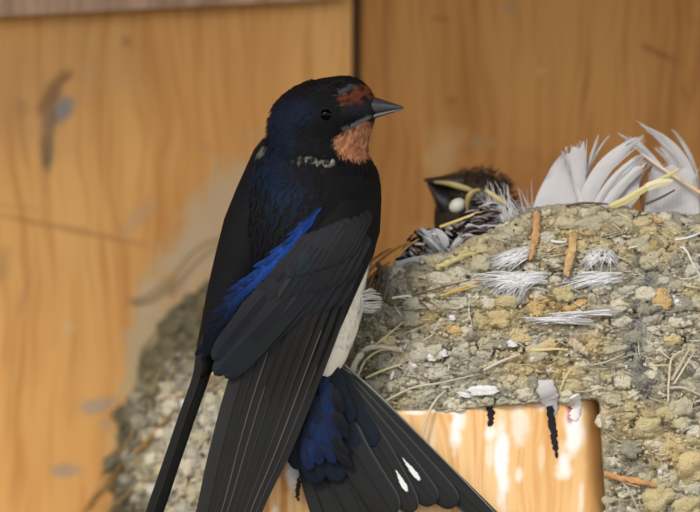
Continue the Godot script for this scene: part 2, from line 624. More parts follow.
func build_post() -> void:
	var post := thing("wooden_post", P(Vector3(420, 900, -200)), "sawn pale pine post end, splashed white, holding up the mud nest", "post")
	var marks := []
	for i in 9:
		marks.append([20 + i * 46, rng.randf_range(20, 380), 4, rng.randf_range(30, 90), rng.randf_range(-0.04, 0.04), Color8(236, 198, 140), 0.5])
	marks.append([358, 160, 9, 260, 0.05, Color8(206, 142, 74), 0.55])
	marks.append([52, 90, 5, 110, 0.02, Color8(176, 106, 46), 0.7])
	marks.append([34, 120, 3, 110, 0.0, Color8(186, 118, 54), 0.6])
	# thin white washes that ran down the face: x, top, bottom, half width, strength
	for w in [[455, 408, 446, 5, 0.95], [461, 408, 428, 4, 0.7], [502, 424, 502, 6, 0.95], [497, 430, 470, 4, 0.8], [490, 426, 440, 5, 0.9], [519, 408, 440, 8, 0.65], [574, 400, 452, 9, 0.95], [563, 448, 476, 7, 0.9], [518, 466, 484, 4, 0.7], [581, 484, 512, 3, 0.6], [489, 440, 470, 3, 0.6], [416, 410, 414, 12, 0.8], [446, 407, 413, 12, 0.8], [476, 404, 409, 8, 0.6], [540, 400, 410, 5, 0.6], [292, 455, 486, 6, 0.9], [317, 494, 514, 5, 0.95], [274, 504, 520, 4, 0.8], [541, 440, 470, 3, 0.4], [432, 420, 450, 3, 0.35]]:
		marks.append([w[0] - 232.0, (w[1] + w[2]) / 2.0 - 380.0, w[3] * 1.25, (w[2] - w[1]) * 0.62, 0.02, Color8(226, 224, 222), w[4]])
	marks.append([339, 28, 5, 9, 0.0, Color8(186, 96, 88), 0.9])
	marks.append([338, 38, 4, 7, 0.2, Color8(170, 90, 92), 0.7])
	var grain := wood_material(wood(400, 400, 91, Color8(222, 184, 132), Color8(212, 168, 110), Color8(194, 136, 78), 0.013, marks))
	grain.roughness = 0.6
	var b := Build.new()
	# outline from the back left round the front to the back right
	var outline := [Vector2(232, -360), Vector2(232, -80), Vector2(234, -48), Vector2(240, -38)]
	for i in 23:
		outline.append(Vector2(248 + i * 14.6, -34))
	for p in [Vector2(576, -34.4), Vector2(582, -35.5), Vector2(586, -39), Vector2(590, -46), Vector2(596, -58), Vector2(601, -70), Vector2(603, -84), Vector2(603, -110), Vector2(603, -360)]:
		outline.append(p)
	var rows := [[0.0, 4.0], [0.6, 2.0], [2.2, 0.6], [5.0, 0.0], [20.0, 0.0], [60, 0.0], [120, 0.0], [200, 0.0], [320, 0.0], [500, 0.0]]
	var n := outline.size()
	for r in rows:
		for j in n:
			var p: Vector2 = outline[j]
			var top: float = 411.0 - (p.x - 405.0) * 0.075 + 1.6 * rough_noise.get_noise_1d(p.x * 3.0) + 1.2 * fine_noise.get_noise_1d(p.x)
			var x: float = p.x + (signf(430.0 - p.x) * r[1] if j < 4 or j > n - 9 else 0.0)
			if p.x > 560:
				x += r[0] * 0.062 * smoothstep(560.0, 600.0, p.x)
			var z: float = p.y - (r[1] if j > 2 and j < n - 3 else 0.0) + 0.5 * fine_noise.get_noise_2d(p.x * 0.9, r[0] * 0.05)
			b.vert(P(Vector3(x, top + r[0], z)), Color.WHITE, Vector2((x - 232.0) / 400.0 + minf(0.0, z + 60.0) * 0.002, (top + r[0] - 380.0) / 400.0))
	for i in rows.size() - 1:
		for j in n:
			var j2 := (j + 1) % n
			b.quad(i * n + j, i * n + j2, (i + 1) * n + j2, (i + 1) * n + j)
	var top_mid := b.vert(P(Vector3(420, 410, -200)), Color.WHITE, Vector2(0.4, 0.1))
	var low_mid := b.vert(P(Vector3(420, 908, -200)), Color.WHITE, Vector2(0.4, 0.1))
	for j in n:
		b.tri(j, top_mid, (j + 1) % n)
		b.tri((rows.size() - 1) * n + j, (rows.size() - 1) * n + (j + 1) % n, low_mid)
	put(b, "timber", grain, post)
	# a strip of bark left on its right flank
	var bark := Build.new()
	var bl := smooth_line([Vector3(600, 452, -70), Vector3(608, 480, -66), Vector3(613, 512, -62), Vector3(616, 560, -60), Vector3(620, 640, -64)], 24)
	stem(bark, bl, 2, 6, 6, C(128, 86, 48), 10, 0.7)
	put(bark, "bark_strip", mats.straw, post)
	# droppings that ran down the sawn face: line, half widths, colour
	var white := C(216, 214, 212)
	var black := C(34, 32, 34)
	var runs := [
		[[Vector2(545, 380), Vector2(547, 390), Vector2(550, 402), Vector2(553, 414)], 7, 10, 3.5, C(182, 178, 178)], [[Vector2(549, 402), Vector2(552, 425), Vector2(555, 440), Vector2(557, 458)], 3, 3.6, 1, black], [[Vector2(488, 402), Vector2(491, 412), Vector2(491, 426)], 2.5, 3.5, 2.5, black],
		[[Vector2(299, 476), Vector2(298, 488), Vector2(297, 501)], 1.5, 2.2, 1, C(60, 44, 34)], [[Vector2(570, 400), Vector2(572, 405), Vector2(571, 410)], 2, 3, 2, C(170, 66, 66)], [[Vector2(574, 396), Vector2(576, 404), Vector2(574, 420)], 5, 6, 4, white], [[Vector2(294, 460), Vector2(295, 468), Vector2(297, 478)], 4, 6, 3, C(210, 210, 216)],
	]
	var level := 0
	for r in runs:
		var pts := []
		level += 1
		for p in r[0]:
			var x: float = p.x
			pts.append(Vector3(x, p.y, -33.4 + (15.0 if p.y < 400.0 else (6.0 if p.y < 403.0 else 0.0)) - (pow(maxf(0.0, x - 578.0), 2.0) * 0.03) + level * 0.05))
		var d := Build.new()
		var line := smooth_line(pts, 22)
		for i in line.size():
			line[i].x += 1.3 * fine_noise.get_noise_2d(line[i].y * 1.6, level * 30.0)
		stem(d, line, r[1], r[2], r[3], r[4], 12, 0.2)
		for i in d.v.size():
			d.v[i] += Vector3(fine_noise.get_noise_3dv(d.v[i] * 26000.0), 0, 0) * 0.0008
		put(d, "dropping", mats.dropping, post)


# ---------------------------------------------------------------- nest
var rim_x := [320, 360, 376, 390, 440, 480, 505, 530, 560, 620, 650, 700, 780, 860, 930]
var rim_y := [290, 284, 274, 267, 255, 237, 223, 210, 205, 207, 213, 215, 224, 250, 330]


func rim(x: float) -> float:
	for i in rim_x.size() - 1:
		if x <= rim_x[i + 1]:
			return lerpf(rim_y[i], rim_y[i + 1], smoothstep(0.0, 1.0, clampf((x - rim_x[i]) / float(rim_x[i + 1] - rim_x[i]), 0.0, 1.0)))
	return 340.0


func cup_z(x: float, y: float) -> float:
	var u := absf(x - 600.0) / 345.0
	if u >= 1.0:
		return WALL
	var prof := pow(1.0 - pow(u, 3.5), 1.0 / 3.5)
	var drop := maxf(0.0, (y - 420.0) / 330.0)
	var z := WALL + 322.0 * prof * sqrt(maxf(0.0, 1.0 - drop * drop)) - 22.0 * pow(maxf(0.0, 1.0 - (y - rim(x)) / 60.0), 2.0) + 8.0
	if x > 220.0 and x < 640.0 and y > 395.0:   # it stops short of the post's sawn face
		var inside := smoothstep(600.0, 592.0, x - (y - 400.0) * 0.06) * smoothstep(414.0, 422.0, y + (x - 405.0) * 0.075) * smoothstep(224.0, 244.0, x)
		z = lerpf(z, WALL - 3.0, inside)
	return z


func flank_z(x: float, y: float) -> float:
	var ex := absf(x - 305.0) / (196.0 + 16.0 * rough_noise.get_noise_1d(y * 2.0))
	var ey := absf(y - 535.0) / 278.0
	var r := pow(ex, 2.3) + pow(ey, 2.3)
	if r >= 1.0:
		return WALL - 3.0
	var z := WALL - 3.0 + 275.0 * pow(1.0 - r, 0.55)
	if x > 236.0 and y > 410.0:
		z = lerpf(z, WALL - 3.0, smoothstep(238.0, 246.0, x) * smoothstep(414.0, 424.0, y))
	return z


# relief of the dried mud: lumps within lumps
func crust(x: float, y: float) -> float:
	var a := clampf(lump_noise.get_noise_2d(x, y * 1.45) + 1.0, 0.0, 1.2)
	var c := clampf(small_lumps.get_noise_2d(x, y * 1.3) + 1.0, 0.0, 1.2)
	return -3.5 + 9.5 * (0.75 - a * a * 1.3) + 3.2 * (0.6 - c * c) + 5.0 * rough_noise.get_noise_2d(x * 2.0, y * 2.6) + 2.4 * fine_noise.get_noise_2d(x * 1.6, y * 1.9) + 1.3 * fine_noise.get_noise_2d(x * 5.0 + 40.0, y * 5.0)


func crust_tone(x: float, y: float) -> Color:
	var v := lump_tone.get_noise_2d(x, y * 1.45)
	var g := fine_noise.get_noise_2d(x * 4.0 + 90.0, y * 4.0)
	return mud_color(x, y) * (0.76 + 0.22 * v + 0.28 * g)  # base mud darkened: crevice shade between the pellets is put into the colour


func nest_z(x: float, y: float) -> float:
	return maxf(cup_z(x, y), flank_z(x, y)) if x > 320.0 else flank_z(x, y)


func mud_color(x: float, y: float) -> Color:
	var t := rough_noise.get_noise_2d(x * 0.8 + 300.0, y * 1.3)
	var c := C(186, 183, 168).lerp(C(194, 185, 156), clampf(0.4 + t * 1.4, 0.0, 1.0))
	for s in [[500, 315, 50], [560, 308, 45], [590, 346, 30], [560, 370, 44], [672, 455, 60], [630, 420, 60], [430, 318, 22], [570, 235, 60], [650, 245, 50], [520, 360, 40], [480, 252, 34]]:
		var k: float = maxf(0.0, 1.0 - Vector2(x - s[0], (y - s[1]) * 1.6).length() / s[2])
		c = c.lerp(C(204, 184, 138), minf(1.0, k * 1.1))
	var web := absf(x - 641.0 - 6.0 * sin(y * 0.05)) + 6.0 * fine_noise.get_noise_2d(x * 2.0, y)
	if y > 255.0 and y < 400.0:
		c = c.lerp(C(128, 130, 134), clampf(1.0 - web / 14.0, 0.0, 0.8))
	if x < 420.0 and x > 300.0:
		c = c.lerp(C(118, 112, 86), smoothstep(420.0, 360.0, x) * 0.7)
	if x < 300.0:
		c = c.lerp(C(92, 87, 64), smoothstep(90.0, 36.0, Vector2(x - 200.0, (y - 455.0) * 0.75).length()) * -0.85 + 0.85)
	return c


func build_nest() -> void:
	var nest := thing("mud_nest", P(Vector3(560, 420, -200)), "cup nest of dried grey-brown mud pellets and straw on the post", "nest")
	# the wall of the cup, with its lip and inner face
	var b := Build.new()
	b.closed = false
	var step := 1.4
	var nx := int((800.0 - 322.0) / step)
	var inner := 9
	var ny := int((640.0 - 205.0) / step) + inner
	for i in nx + 1:
		var x := 322.0 + i * step
		var ry := rim(x)
		for j in ny + 1:
			var p: Vector3
			if j < inner:
				var t := float(inner - j) / inner
				p = Vector3(x, ry - 4.0 * sin(t * PI) + 46.0 * t * t, cup_z(x, ry) - 62.0 * pow(t, 0.7))
				p.z = maxf(p.z, WALL - 4.0)
			else:
				var y := lerpf(ry, 640.0, float(j - inner) / (ny - inner))
				p = Vector3(x, y, cup_z(x, y))
			var grain := crust(p.x, p.y)
			p.z += grain
			p.y -= grain * 0.3
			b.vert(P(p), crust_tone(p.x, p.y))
	for i in nx:
		for j in ny:
			var a := i * (ny + 1) + j
			if b.v[a].z > (WALL - 1.0) * Q or b.v[a + ny + 2].z > (WALL - 1.0) * Q:   # nothing inside the post
				b.quad(a, a + ny + 1, a + ny + 2, a + 1)
	put(b, "cup_wall", mats.mud, nest)
	# the older flank that runs down the wall on the far side of the bird
	b = Build.new()
	b.closed = false
	var fx := 128
	var fy := 150
	for i in fx + 1:
		var x := 84.0 + i * 2.0
		for j in fy + 1:
			var y := 262.0 + j * 2.6
			var z := flank_z(x, y)
			if z > WALL:
				z += crust(x, y)
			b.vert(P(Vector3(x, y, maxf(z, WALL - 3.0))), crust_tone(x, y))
	for i in fx:
		for j in fy:
			var a := i * (fy + 1) + j
			b.quad(a, a + fy + 1, a + fy + 2, a + 1)
	put(b, "flank_wall", mats.mud, nest)
	build_pellets(nest)
	build_straws(nest)


func pellet_material(tone: Color, k: int) -> StandardMaterial3D:
	var key := "pellet%d" % k
	if not mats.has(key):
		var m: StandardMaterial3D = mats.mud.duplicate()
		m.albedo_color = tone
		mats[key] = m
	return mats[key]


func build_pellets(nest: Node3D) -> void:
	var shapes := []
	for i in 16:
		shapes.append(lump_mesh(i * 1.7 + 1.0))
	var tones := [Color8(192, 189, 174), Color8(194, 186, 158), Color8(178, 176, 162), Color8(202, 184, 142), Color8(152, 149, 134), Color8(192, 179, 140), Color8(184, 178, 154), Color8(208, 202, 184), Color8(204, 174, 122), Color8(112, 107, 86)]
	var all := []
	# hand-placed pellets that stand out: x, y, half width, half height, tone
	for p in [[692, 462, 26, 24, 3], [655, 498, 18, 22, 5], [688, 506, 20, 14, 5], [672, 438, 16, 11, 3], [648, 428, 14, 12, 5], [628, 412, 13, 10, 5], [614, 398, 11, 9, 6], [592, 345, 17, 11, 3], [548, 303, 20, 10, 8], [576, 306, 20, 8, 8], [536, 308, 14, 11, 8], [500, 320, 15, 12, 3], [482, 322, 11, 12, 5], [520, 335, 14, 10, 3], [452, 330, 13, 7, 8], [436, 336, 12, 6, 3],
			[552, 345, 16, 9, 3], [536, 352, 14, 11, 1], [560, 362, 13, 8, 5], [575, 352, 12, 6, 7], [600, 375, 13, 8, 5], [620, 372, 14, 7, 5], [570, 385, 14, 7, 5], [418, 352, 14, 11, 0], [436, 352, 12, 10, 0], [460, 352, 12, 8, 2], [470, 365, 16, 9, 2], [404, 338, 10, 7, 2], [388, 356, 11, 7, 4], [645, 295, 12, 10, 7], [662, 298, 12, 11, 8], [682, 303, 13, 10, 4], [680, 322, 16, 7, 7], [646, 320, 10, 8, 2], [658, 318, 9, 8, 2], [652, 372, 9, 10, 7], [672, 340, 13, 7, 3],
			[690, 350, 10, 7, 1], [618, 305, 10, 8, 7], [600, 300, 10, 6, 7], [618, 280, 9, 7, 7], [560, 222, 22, 9, 1], [590, 226, 20, 10, 6], [620, 222, 16, 9, 6], [545, 240, 12, 9, 0], [600, 250, 14, 8, 1], [640, 245, 16, 10, 6], [665, 240, 12, 8, 1], [650, 262, 14, 9, 6], [676, 262, 12, 9, 4], [690, 240, 10, 10, 4], [480, 250, 16, 7, 1], [455, 264, 16, 6, 0], [500, 240, 14, 8, 6], [515, 255, 12, 8, 1], [440, 280, 15, 9, 0], [470, 285, 14, 8, 0], [500, 274, 12, 7, 0],
			[415, 285, 14, 10, 4], [412, 305, 12, 9, 2], [436, 305, 14, 8, 0], [460, 305, 13, 9, 0], [392, 300, 9, 10, 9], [395, 322, 11, 8, 9],
			[192, 418, 13, 9, 7], [176, 448, 12, 11, 7], [202, 440, 12, 9, 6], [190, 468, 12, 10, 7], [208, 464, 9, 9, 0], [172, 484, 11, 12, 7], [196, 496, 11, 12, 6], [212, 490, 9, 8, 1], [160, 508, 11, 10, 7], [212, 400, 10, 8, 0], [205, 420, 8, 7, 7], [226, 398, 8, 9, 6], [222, 420, 7, 9, 7], [218, 440, 7, 7, 0], [184, 510, 10, 9, 2]]:
		all.append([float(p[0]), float(p[1]), float(p[2]), float(p[3]), p[4]])
	var placed := all.duplicate()
	for i in 26000:
		var x := rng.randf_range(92, 716)
		var y := rng.randf_range(208, 526)
		var size := rng.randf_range(7.5, 13.5) if i < 4000 else (rng.randf_range(4.5, 9.0) if i < 12000 else rng.randf_range(2.6, 5.0))
		if x > 320.0 and y < rim(x) + size * 0.5 or x > 236.0 and x < 320.0:
			continue
		if x < 320.0 and flank_z(x, y) < WALL + 20.0:
			continue
		if x > 232.0 and x < 604.0 + (y - 400.0) * 0.06 and y > 409.0 - (x - 405.0) * 0.075:
			continue
		var ok := true
		for p in placed:
			if Vector2((x - p[0]) / (p[2] + size), (y - p[1]) / (p[3] + size * 0.72)).length_squared() < 0.5:
				ok = false
				break
		if ok:
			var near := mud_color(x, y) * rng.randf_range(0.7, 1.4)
			var k := 0
			var best := 9.0
			for t in tones.size():
				var c: Color = tones[t].srgb_to_linear()
				var off := Vector3(c.r - near.r, c.g - near.g, (c.b - near.b) * 1.6).length() + rng.randf_range(0.0, 0.06)
				if off < best:
					best = off
					k = t
			var e := [x, y, size * rng.randf_range(1.0, 1.4), size * rng.randf_range(0.6, 0.95), k]
			placed.append(e)
			all.append(e)
	all.sort_custom(func(p, q): return p[2] * p[3] > q[2] * q[3])
	var rest := []
	for i in all.size():
		var p: Array = all[i]
		var z := nest_z(p[0], p[1])
		var n := Vector3(nest_z(p[0] - 6.0, p[1]) - nest_z(p[0] + 6.0, p[1]), -(nest_z(p[0], p[1] - 6.0) - nest_z(p[0], p[1] + 6.0)), 12.0)
		n = Vector3(clampf(n.x, -14, 14), clampf(n.y, -14, 14), n.z).normalized()
		var depth: float = minf(p[2], p[3]) * rng.randf_range(0.75, 1.05)
		var yaw := atan2(n.x, n.z)
		var basis := Basis(Vector3.UP, yaw) * Basis(Vector3.FORWARD, rng.randf_range(-0.35, 0.35)) * Basis.from_scale(Vector3(p[2], p[3], depth) * Q * 1.06)
		basis = basis * Basis(Vector3.UP, rng.randf() * TAU if p[2] < p[3] * 1.2 else (PI if rng.randf() < 0.5 else 0.0))
		var at := P(Vector3(p[0], p[1], z - 1.0 + rng.randf_range(-0.42, 0.32) * depth))
		if i < 300:
			var o := MeshInstance3D.new()
			o.name = numbered("mud_pellet", nest)
			o.mesh = shapes[rng.randi() % shapes.size()]
			o.material_override = pellet_material(tones[p[4]], p[4])
			o.transform = Transform3D(basis, at - nest.position)
			nest.add_child(o, true)
		else:
			rest.append([Transform3D(basis, at - nest.position), tones[p[4]].srgb_to_linear()])
	# crumbs of earth too small to pick apart; some are coloured dark to stand for shaded holes
	for i in 9000:
		var x := rng.randf_range(98, 712)
		var y := rng.randf_range(206, 524)
		if x > 320.0 and y < rim(x) or x > 236.0 and x < 320.0 or x < 320.0 and flank_z(x, y) < WALL + 16.0:
			continue
		if x > 232.0 and x < 604.0 + (y - 400.0) * 0.06 and y > 408.0 - (x - 405.0) * 0.075:
			continue
		var s := rng.randf_range(0.8, 2.6) * (0.9 if i % 9 == 0 else 1.0)
		var basis := Basis.from_euler(Vector3(rng.randf() * TAU, rng.randf() * TAU, 0)).scaled(Vector3(s * rng.randf_range(0.8, 1.5), s, s) * Q)
		rest.append([Transform3D(basis, P(Vector3(x, y, nest_z(x, y) + rng.randf_range(-1.0, 6.0))) - nest.position), mud_color(x, y) * (rng.randf_range(0.12, 0.3) if i % 9 == 0 else rng.randf_range(0.5, 1.3))])
	var mm := MultiMesh.new()
	mm.transform_format = MultiMesh.TRANSFORM_3D
	mm.use_colors = true
	mm.mesh = lump_mesh(40.0, 6, 9, 0.4)
	mm.instance_count = rest.size()
	for i in rest.size():
		mm.set_instance_transform(i, rest[i][0])
		mm.set_instance_color(i, rest[i][1])
	var crumbs := MultiMeshInstance3D.new()
	crumbs.name = "mud_crumbs_and_shade"
	crumbs.multimesh = mm
	crumbs.material_override = mats.mud
	crumbs.set_meta("kind", "stuff")
	nest.add_child(crumbs)


func on_nest(x: float, y: float, lift := 4.0) -> Vector3:
	if y > 406.0 and x > 240.0 and x < 606.0:
		return Vector3(x, y, -33.0 + lift)
	return Vector3(x, y, nest_z(x, maxf(y, rim(x)) if x > 320.0 else y) + lift)


func build_straws(nest: Node3D) -> void:
	var pale := C(206, 192, 150)
	var grey := C(184, 178, 160)
	var gold := C(206, 168, 98)
	var dark := C(92, 68, 46)
	var white := C(226, 224, 216)
	# points, half width, colour
	var list := [
		[[Vector2(366, 352), Vector2(384, 338), Vector2(403, 322)], 1.6, pale], [[Vector2(352, 372), Vector2(362, 352), Vector2(378, 347), Vector2(402, 349)], 3.0, grey], [[Vector2(358, 376), Vector2(366, 360), Vector2(382, 350), Vector2(404, 352)], 1.4, pale],
		[[Vector2(366, 378), Vector2(384, 370), Vector2(402, 364)], 1.8, pale], [[Vector2(384, 402), Vector2(412, 388), Vector2(440, 383), Vector2(474, 375)], 1.7, grey], [[Vector2(422, 440), Vector2(428, 415), Vector2(436, 400), Vector2(446, 390)], 2.0, C(200, 188, 166)],
		[[Vector2(392, 298), Vector2(406, 296), Vector2(412, 297)], 1.6, white], [[Vector2(410, 296), Vector2(422, 303), Vector2(431, 312)], 1.1, dark], [[Vector2(412, 296), Vector2(440, 288), Vector2(470, 280)], 1.2, dark], [[Vector2(424, 298), Vector2(436, 306)], 1.0, dark],
		[[Vector2(440, 296), Vector2(462, 288), Vector2(480, 281)], 1.8, gold], [[Vector2(448, 294), Vector2(466, 289), Vector2(478, 286)], 1.3, gold], [[Vector2(436, 268), Vector2(460, 258), Vector2(484, 250)], 3.0, C(190, 176, 120)],
		[[Vector2(536, 212), Vector2(536, 228), Vector2(534, 246), Vector2(530, 260)], 4.0, C(180, 138, 90)], [[Vector2(573, 236), Vector2(572, 250), Vector2(568, 265), Vector2(567, 276)], 4.6, C(186, 154, 104)], [[Vector2(551, 241), Vector2(558, 242), Vector2(566, 242)], 2.0, white],
		[[Vector2(629, 248), Vector2(634, 247), Vector2(638, 246)], 1.5, white], [[Vector2(615, 212), Vector2(624, 216), Vector2(632, 222)], 1.2, pale], [[Vector2(612, 224), Vector2(618, 228), Vector2(622, 232)], 1.0, pale], [[Vector2(654, 218), Vector2(662, 222)], 3.0, C(214, 178, 128)], [[Vector2(675, 240), Vector2(690, 237), Vector2(702, 232)], 1.6, white],
		[[Vector2(680, 247), Vector2(686, 250), Vector2(692, 262), Vector2(700, 275)], 1.5, white], [[Vector2(686, 286), Vector2(702, 288)], 1.4, pale], [[Vector2(616, 305), Vector2(624, 304), Vector2(630, 306)], 1.6, pale], [[Vector2(530, 350), Vector2(540, 350), Vector2(556, 349), Vector2(568, 350)], 2.2, C(214, 196, 140)],
		[[Vector2(570, 340), Vector2(580, 348), Vector2(588, 354)], 4.5, C(192, 174, 146)], [[Vector2(560, 390), Vector2(565, 378), Vector2(572, 368)], 1.2, pale], [[Vector2(575, 392), Vector2(590, 391), Vector2(604, 388), Vector2(614, 392)], 1.3, C(176, 170, 130)], [[Vector2(590, 365), Vector2(606, 362), Vector2(624, 354)], 1.4, grey], [[Vector2(596, 354), Vector2(610, 354), Vector2(628, 348)], 1.2, C(96, 90, 78)],
		[[Vector2(668, 402), Vector2(669, 380), Vector2(672, 358), Vector2(684, 350)], 1.7, C(206, 190, 164)], [[Vector2(660, 350), Vector2(666, 356), Vector2(671, 359)], 1.2, C(206, 190, 164)], [[Vector2(672, 380), Vector2(680, 366), Vector2(690, 348)], 2.2, C(196, 182, 158)], [[Vector2(674, 384), Vector2(684, 368), Vector2(694, 352)], 1.4, C(210, 198, 176)], [[Vector2(670, 388), Vector2(684, 388), Vector2(702, 396)], 2.0, grey], [[Vector2(654, 366), Vector2(664, 365), Vector2(670, 366)], 1.1, pale],
		[[Vector2(604, 474), Vector2(620, 478), Vector2(640, 482), Vector2(656, 485)], 3.2, C(206, 150, 96)], [[Vector2(620, 480), Vector2(630, 492), Vector2(640, 514)], 1.6, C(176, 172, 160)], [[Vector2(606, 472), Vector2(624, 482), Vector2(640, 487)], 1.4, C(222, 170, 116)],
		[[Vector2(156, 396), Vector2(170, 396), Vector2(184, 394)], 3.0, C(206, 184, 146)], [[Vector2(84, 512), Vector2(120, 470), Vector2(152, 436), Vector2(176, 408)], 2.6, C(170, 134, 78)], [[Vector2(98, 520), Vector2(130, 492), Vector2(160, 470)], 2.2, C(160, 140, 92)], [[Vector2(120, 460), Vector2(140, 420), Vector2(168, 380), Vector2(190, 350)], 2.0, C(164, 140, 88)],
		[[Vector2(90, 508), Vector2(104, 470), Vector2(128, 440)], 1.6, C(176, 142, 84)], [[Vector2(140, 350), Vector2(158, 332), Vector2(182, 318)], 2.4, C(150, 136, 96)], [[Vector2(150, 400), Vector2(160, 372), Vector2(178, 352)], 2.0, C(156, 142, 104)], [[Vector2(202, 380), Vector2(212, 376), Vector2(220, 372)], 2.0, C(182, 130, 84)], [[Vector2(206, 390), Vector2(216, 382), Vector2(226, 374)], 1.3, C(176, 140, 100)], [[Vector2(196, 452), Vector2(204, 440), Vector2(218, 428)], 1.2, C(190, 180, 150)], [[Vector2(176, 500), Vector2(186, 484), Vector2(184, 470)], 1.6, C(206, 186, 140)],
		[[Vector2(362, 280), Vector2(376, 264), Vector2(394, 250), Vector2(410, 243)], 2.0, C(150, 108, 60)], [[Vector2(362, 268), Vector2(378, 256), Vector2(392, 248)], 1.4, C(120, 82, 44)], [[Vector2(368, 292), Vector2(374, 274), Vector2(390, 262)], 1.8, C(110, 80, 46)], [[Vector2(374, 296), Vector2(380, 276), Vector2(378, 262)], 2.6, C(70, 54, 42)], [[Vector2(384, 300), Vector2(388, 280), Vector2(386, 268)], 2.4, C(96, 88, 84)], [[Vector2(366, 300), Vector2(372, 288), Vector2(380, 278)], 1.2, C(170, 130, 60)], [[Vector2(398, 257), Vector2(408, 246), Vector2(419, 239)], 1.4, gold],
		[[Vector2(484, 370), Vector2(500, 362), Vector2(520, 354)], 2.2, C(196, 192, 182)], [[Vector2(446, 372), Vector2(470, 376), Vector2(492, 372)], 1.2, C(130, 122, 100)],
	]
	for s in list:
		var b := Build.new()
		var pts := []
		for p in s[0]:
			pts.append(on_nest(p.x, p.y, 6.5 + s[1]))
		if s[0].size() == 2:
			pts.insert(1, (pts[0] + pts[1]) / 2.0 + Vector3(0, 0, 1.5))
		var line := smooth_line(pts, 16)
		var w: float = s[1] * (0.72 if s[1] < 2.5 else 1.0)
		stem(b, line, w * 0.9, w, w * 0.5, s[2] * rng.randf_range(0.75, 0.95), 8, 0.4 if s[1] > 2.5 else 0.8)
		if s[1] > 2.5:   # torn strips of bark and blade: ragged edges
			for i in b.v.size():
				b.v[i] += Vector3(fine_noise.get_noise_3dv(b.v[i] * 90000.0), fine_noise.get_noise_3dv(b.v[i] * 70000.0 + Vector3.ONE), rough_noise.get_noise_3dv(b.v[i] * 200000.0)) * 0.0007
				b.c[i] = b.c[i] * (1.0 + 0.5 * fine_noise.get_noise_3dv(b.v[i] * 60000.0))
		put(b, "straw", mats.straw, nest)
	# short random fibres pressed into the mud
	var f := Build.new()
	for i in 640:
		var x := rng.randf_range(110, 710)
		var y := rng.randf_range(215, 515)
		if x > 320.0 and y < rim(x) + 6.0 or x > 236.0 and x < 330.0 or x < 320.0 and flank_z(x, y) < WALL + 40.0:
			continue
		if x > 222.0 and x < 618.0 and y > 385.0:
			continue
		var a := rng.randf_range(-0.5, 0.35) + (PI if rng.randf() < 0.5 else 0.0)
		if rng.randf() < 0.25:
			a = rng.randf() * TAU
		var len := rng.randf_range(9, 32)
		var bend := rng.randf_range(-0.5, 0.5)
		var d1 := Vector2(cos(a), sin(a)) * len * 0.5
		var d2 := d1 + Vector2(cos(a + bend), sin(a + bend)) * len * 0.5
		var tone: Color = [pale, grey, grey, white, dark, C(120, 108, 84), C(212, 206, 192)][rng.randi() % 7]
		stem(f, smooth_line([on_nest(x, y, 4.0), on_nest(x + d1.x, y + d1.y, 7.5), on_nest(x + d2.x, y + d2.y, 4.0)], 7), 0.35, rng.randf_range(0.35, 0.7), 0.15, tone * 0.8, 5)
	for i in 90:
		var a := rng.randf_range(PI * 0.98, PI * 1.42)
		var x := 305.0 + cos(a) * rng.randf_range(170, 196)
		var y := 535.0 + sin(a) * rng.randf_range(230, 276)
		if x > 228.0:
			continue
		var d := Vector2(1, 0).rotated(rng.randf_range(-1.4, -0.5) + (PI if rng.randf() < 0.4 else 0.0)) * rng.randf_range(10, 30)
		var z := flank_z(x, y) + 8.0
		stem(f, smooth_line([Vector3(x, y, z), Vector3(x + d.x * 0.5, y + d.y * 0.5, z + rng.randf_range(2, 14)), Vector3(x + d.x, y + d.y + rng.randf_range(-5, 5), z + rng.randf_range(0, 10))], 7), 0.8, 0.8, 0.3, [C(96, 88, 60), C(64, 56, 40), C(140, 122, 80), C(84, 80, 66)][i % 4], 5)
	var fo := put(f, "grass_fibres", mats.straw, nest)
	fo.set_meta("kind", "stuff")
	# white splashes dried on the mud
	for d in [[678, 303, 4, 5], [674, 297, 2, 2], [438, 355, 6, 4], [414, 366, 4, 2.5], [480, 391, 15, 5.5], [490, 391, 9, 5], [464, 395, 8, 3], [440, 353, 8, 5], [432, 358, 6, 4], [532, 359, 3, 2.5], [586, 277, 4, 3.5], [512, 344, 6, 4], [626, 367, 2, 2], [645, 365, 2, 1.6], [392, 376, 1.8, 5], [372, 343, 2, 2], [660, 472, 3, 2.5], [452, 318, 4, 3], [200, 376, 4, 3], [214, 374, 3, 3], [186, 405, 8, 5]]:
		var o := MeshInstance3D.new()
		o.name = numbered("dropping", nest)
		if not mats.has("white_lump"):
			mats.white_lump = lump_mesh(77.0, 14, 20, 0.5)
			var m := StandardMaterial3D.new()
			m.albedo_color = Color8(206, 205, 203)
			m.roughness = 0.5
			mats.white_matte = m
		o.mesh = mats.white_lump
		o.material_override = mats.white_matte
		o.transform = Transform3D(Basis(Vector3.BACK, rng.randf_range(-0.4, 0.4)) * Basis.from_scale(Vector3(d[2] * 1.1, d[3] * 1.1, 2.5) * Q), P(on_nest(d[0], d[1], 6.0)) - nest.position)
		nest.add_child(o, true)


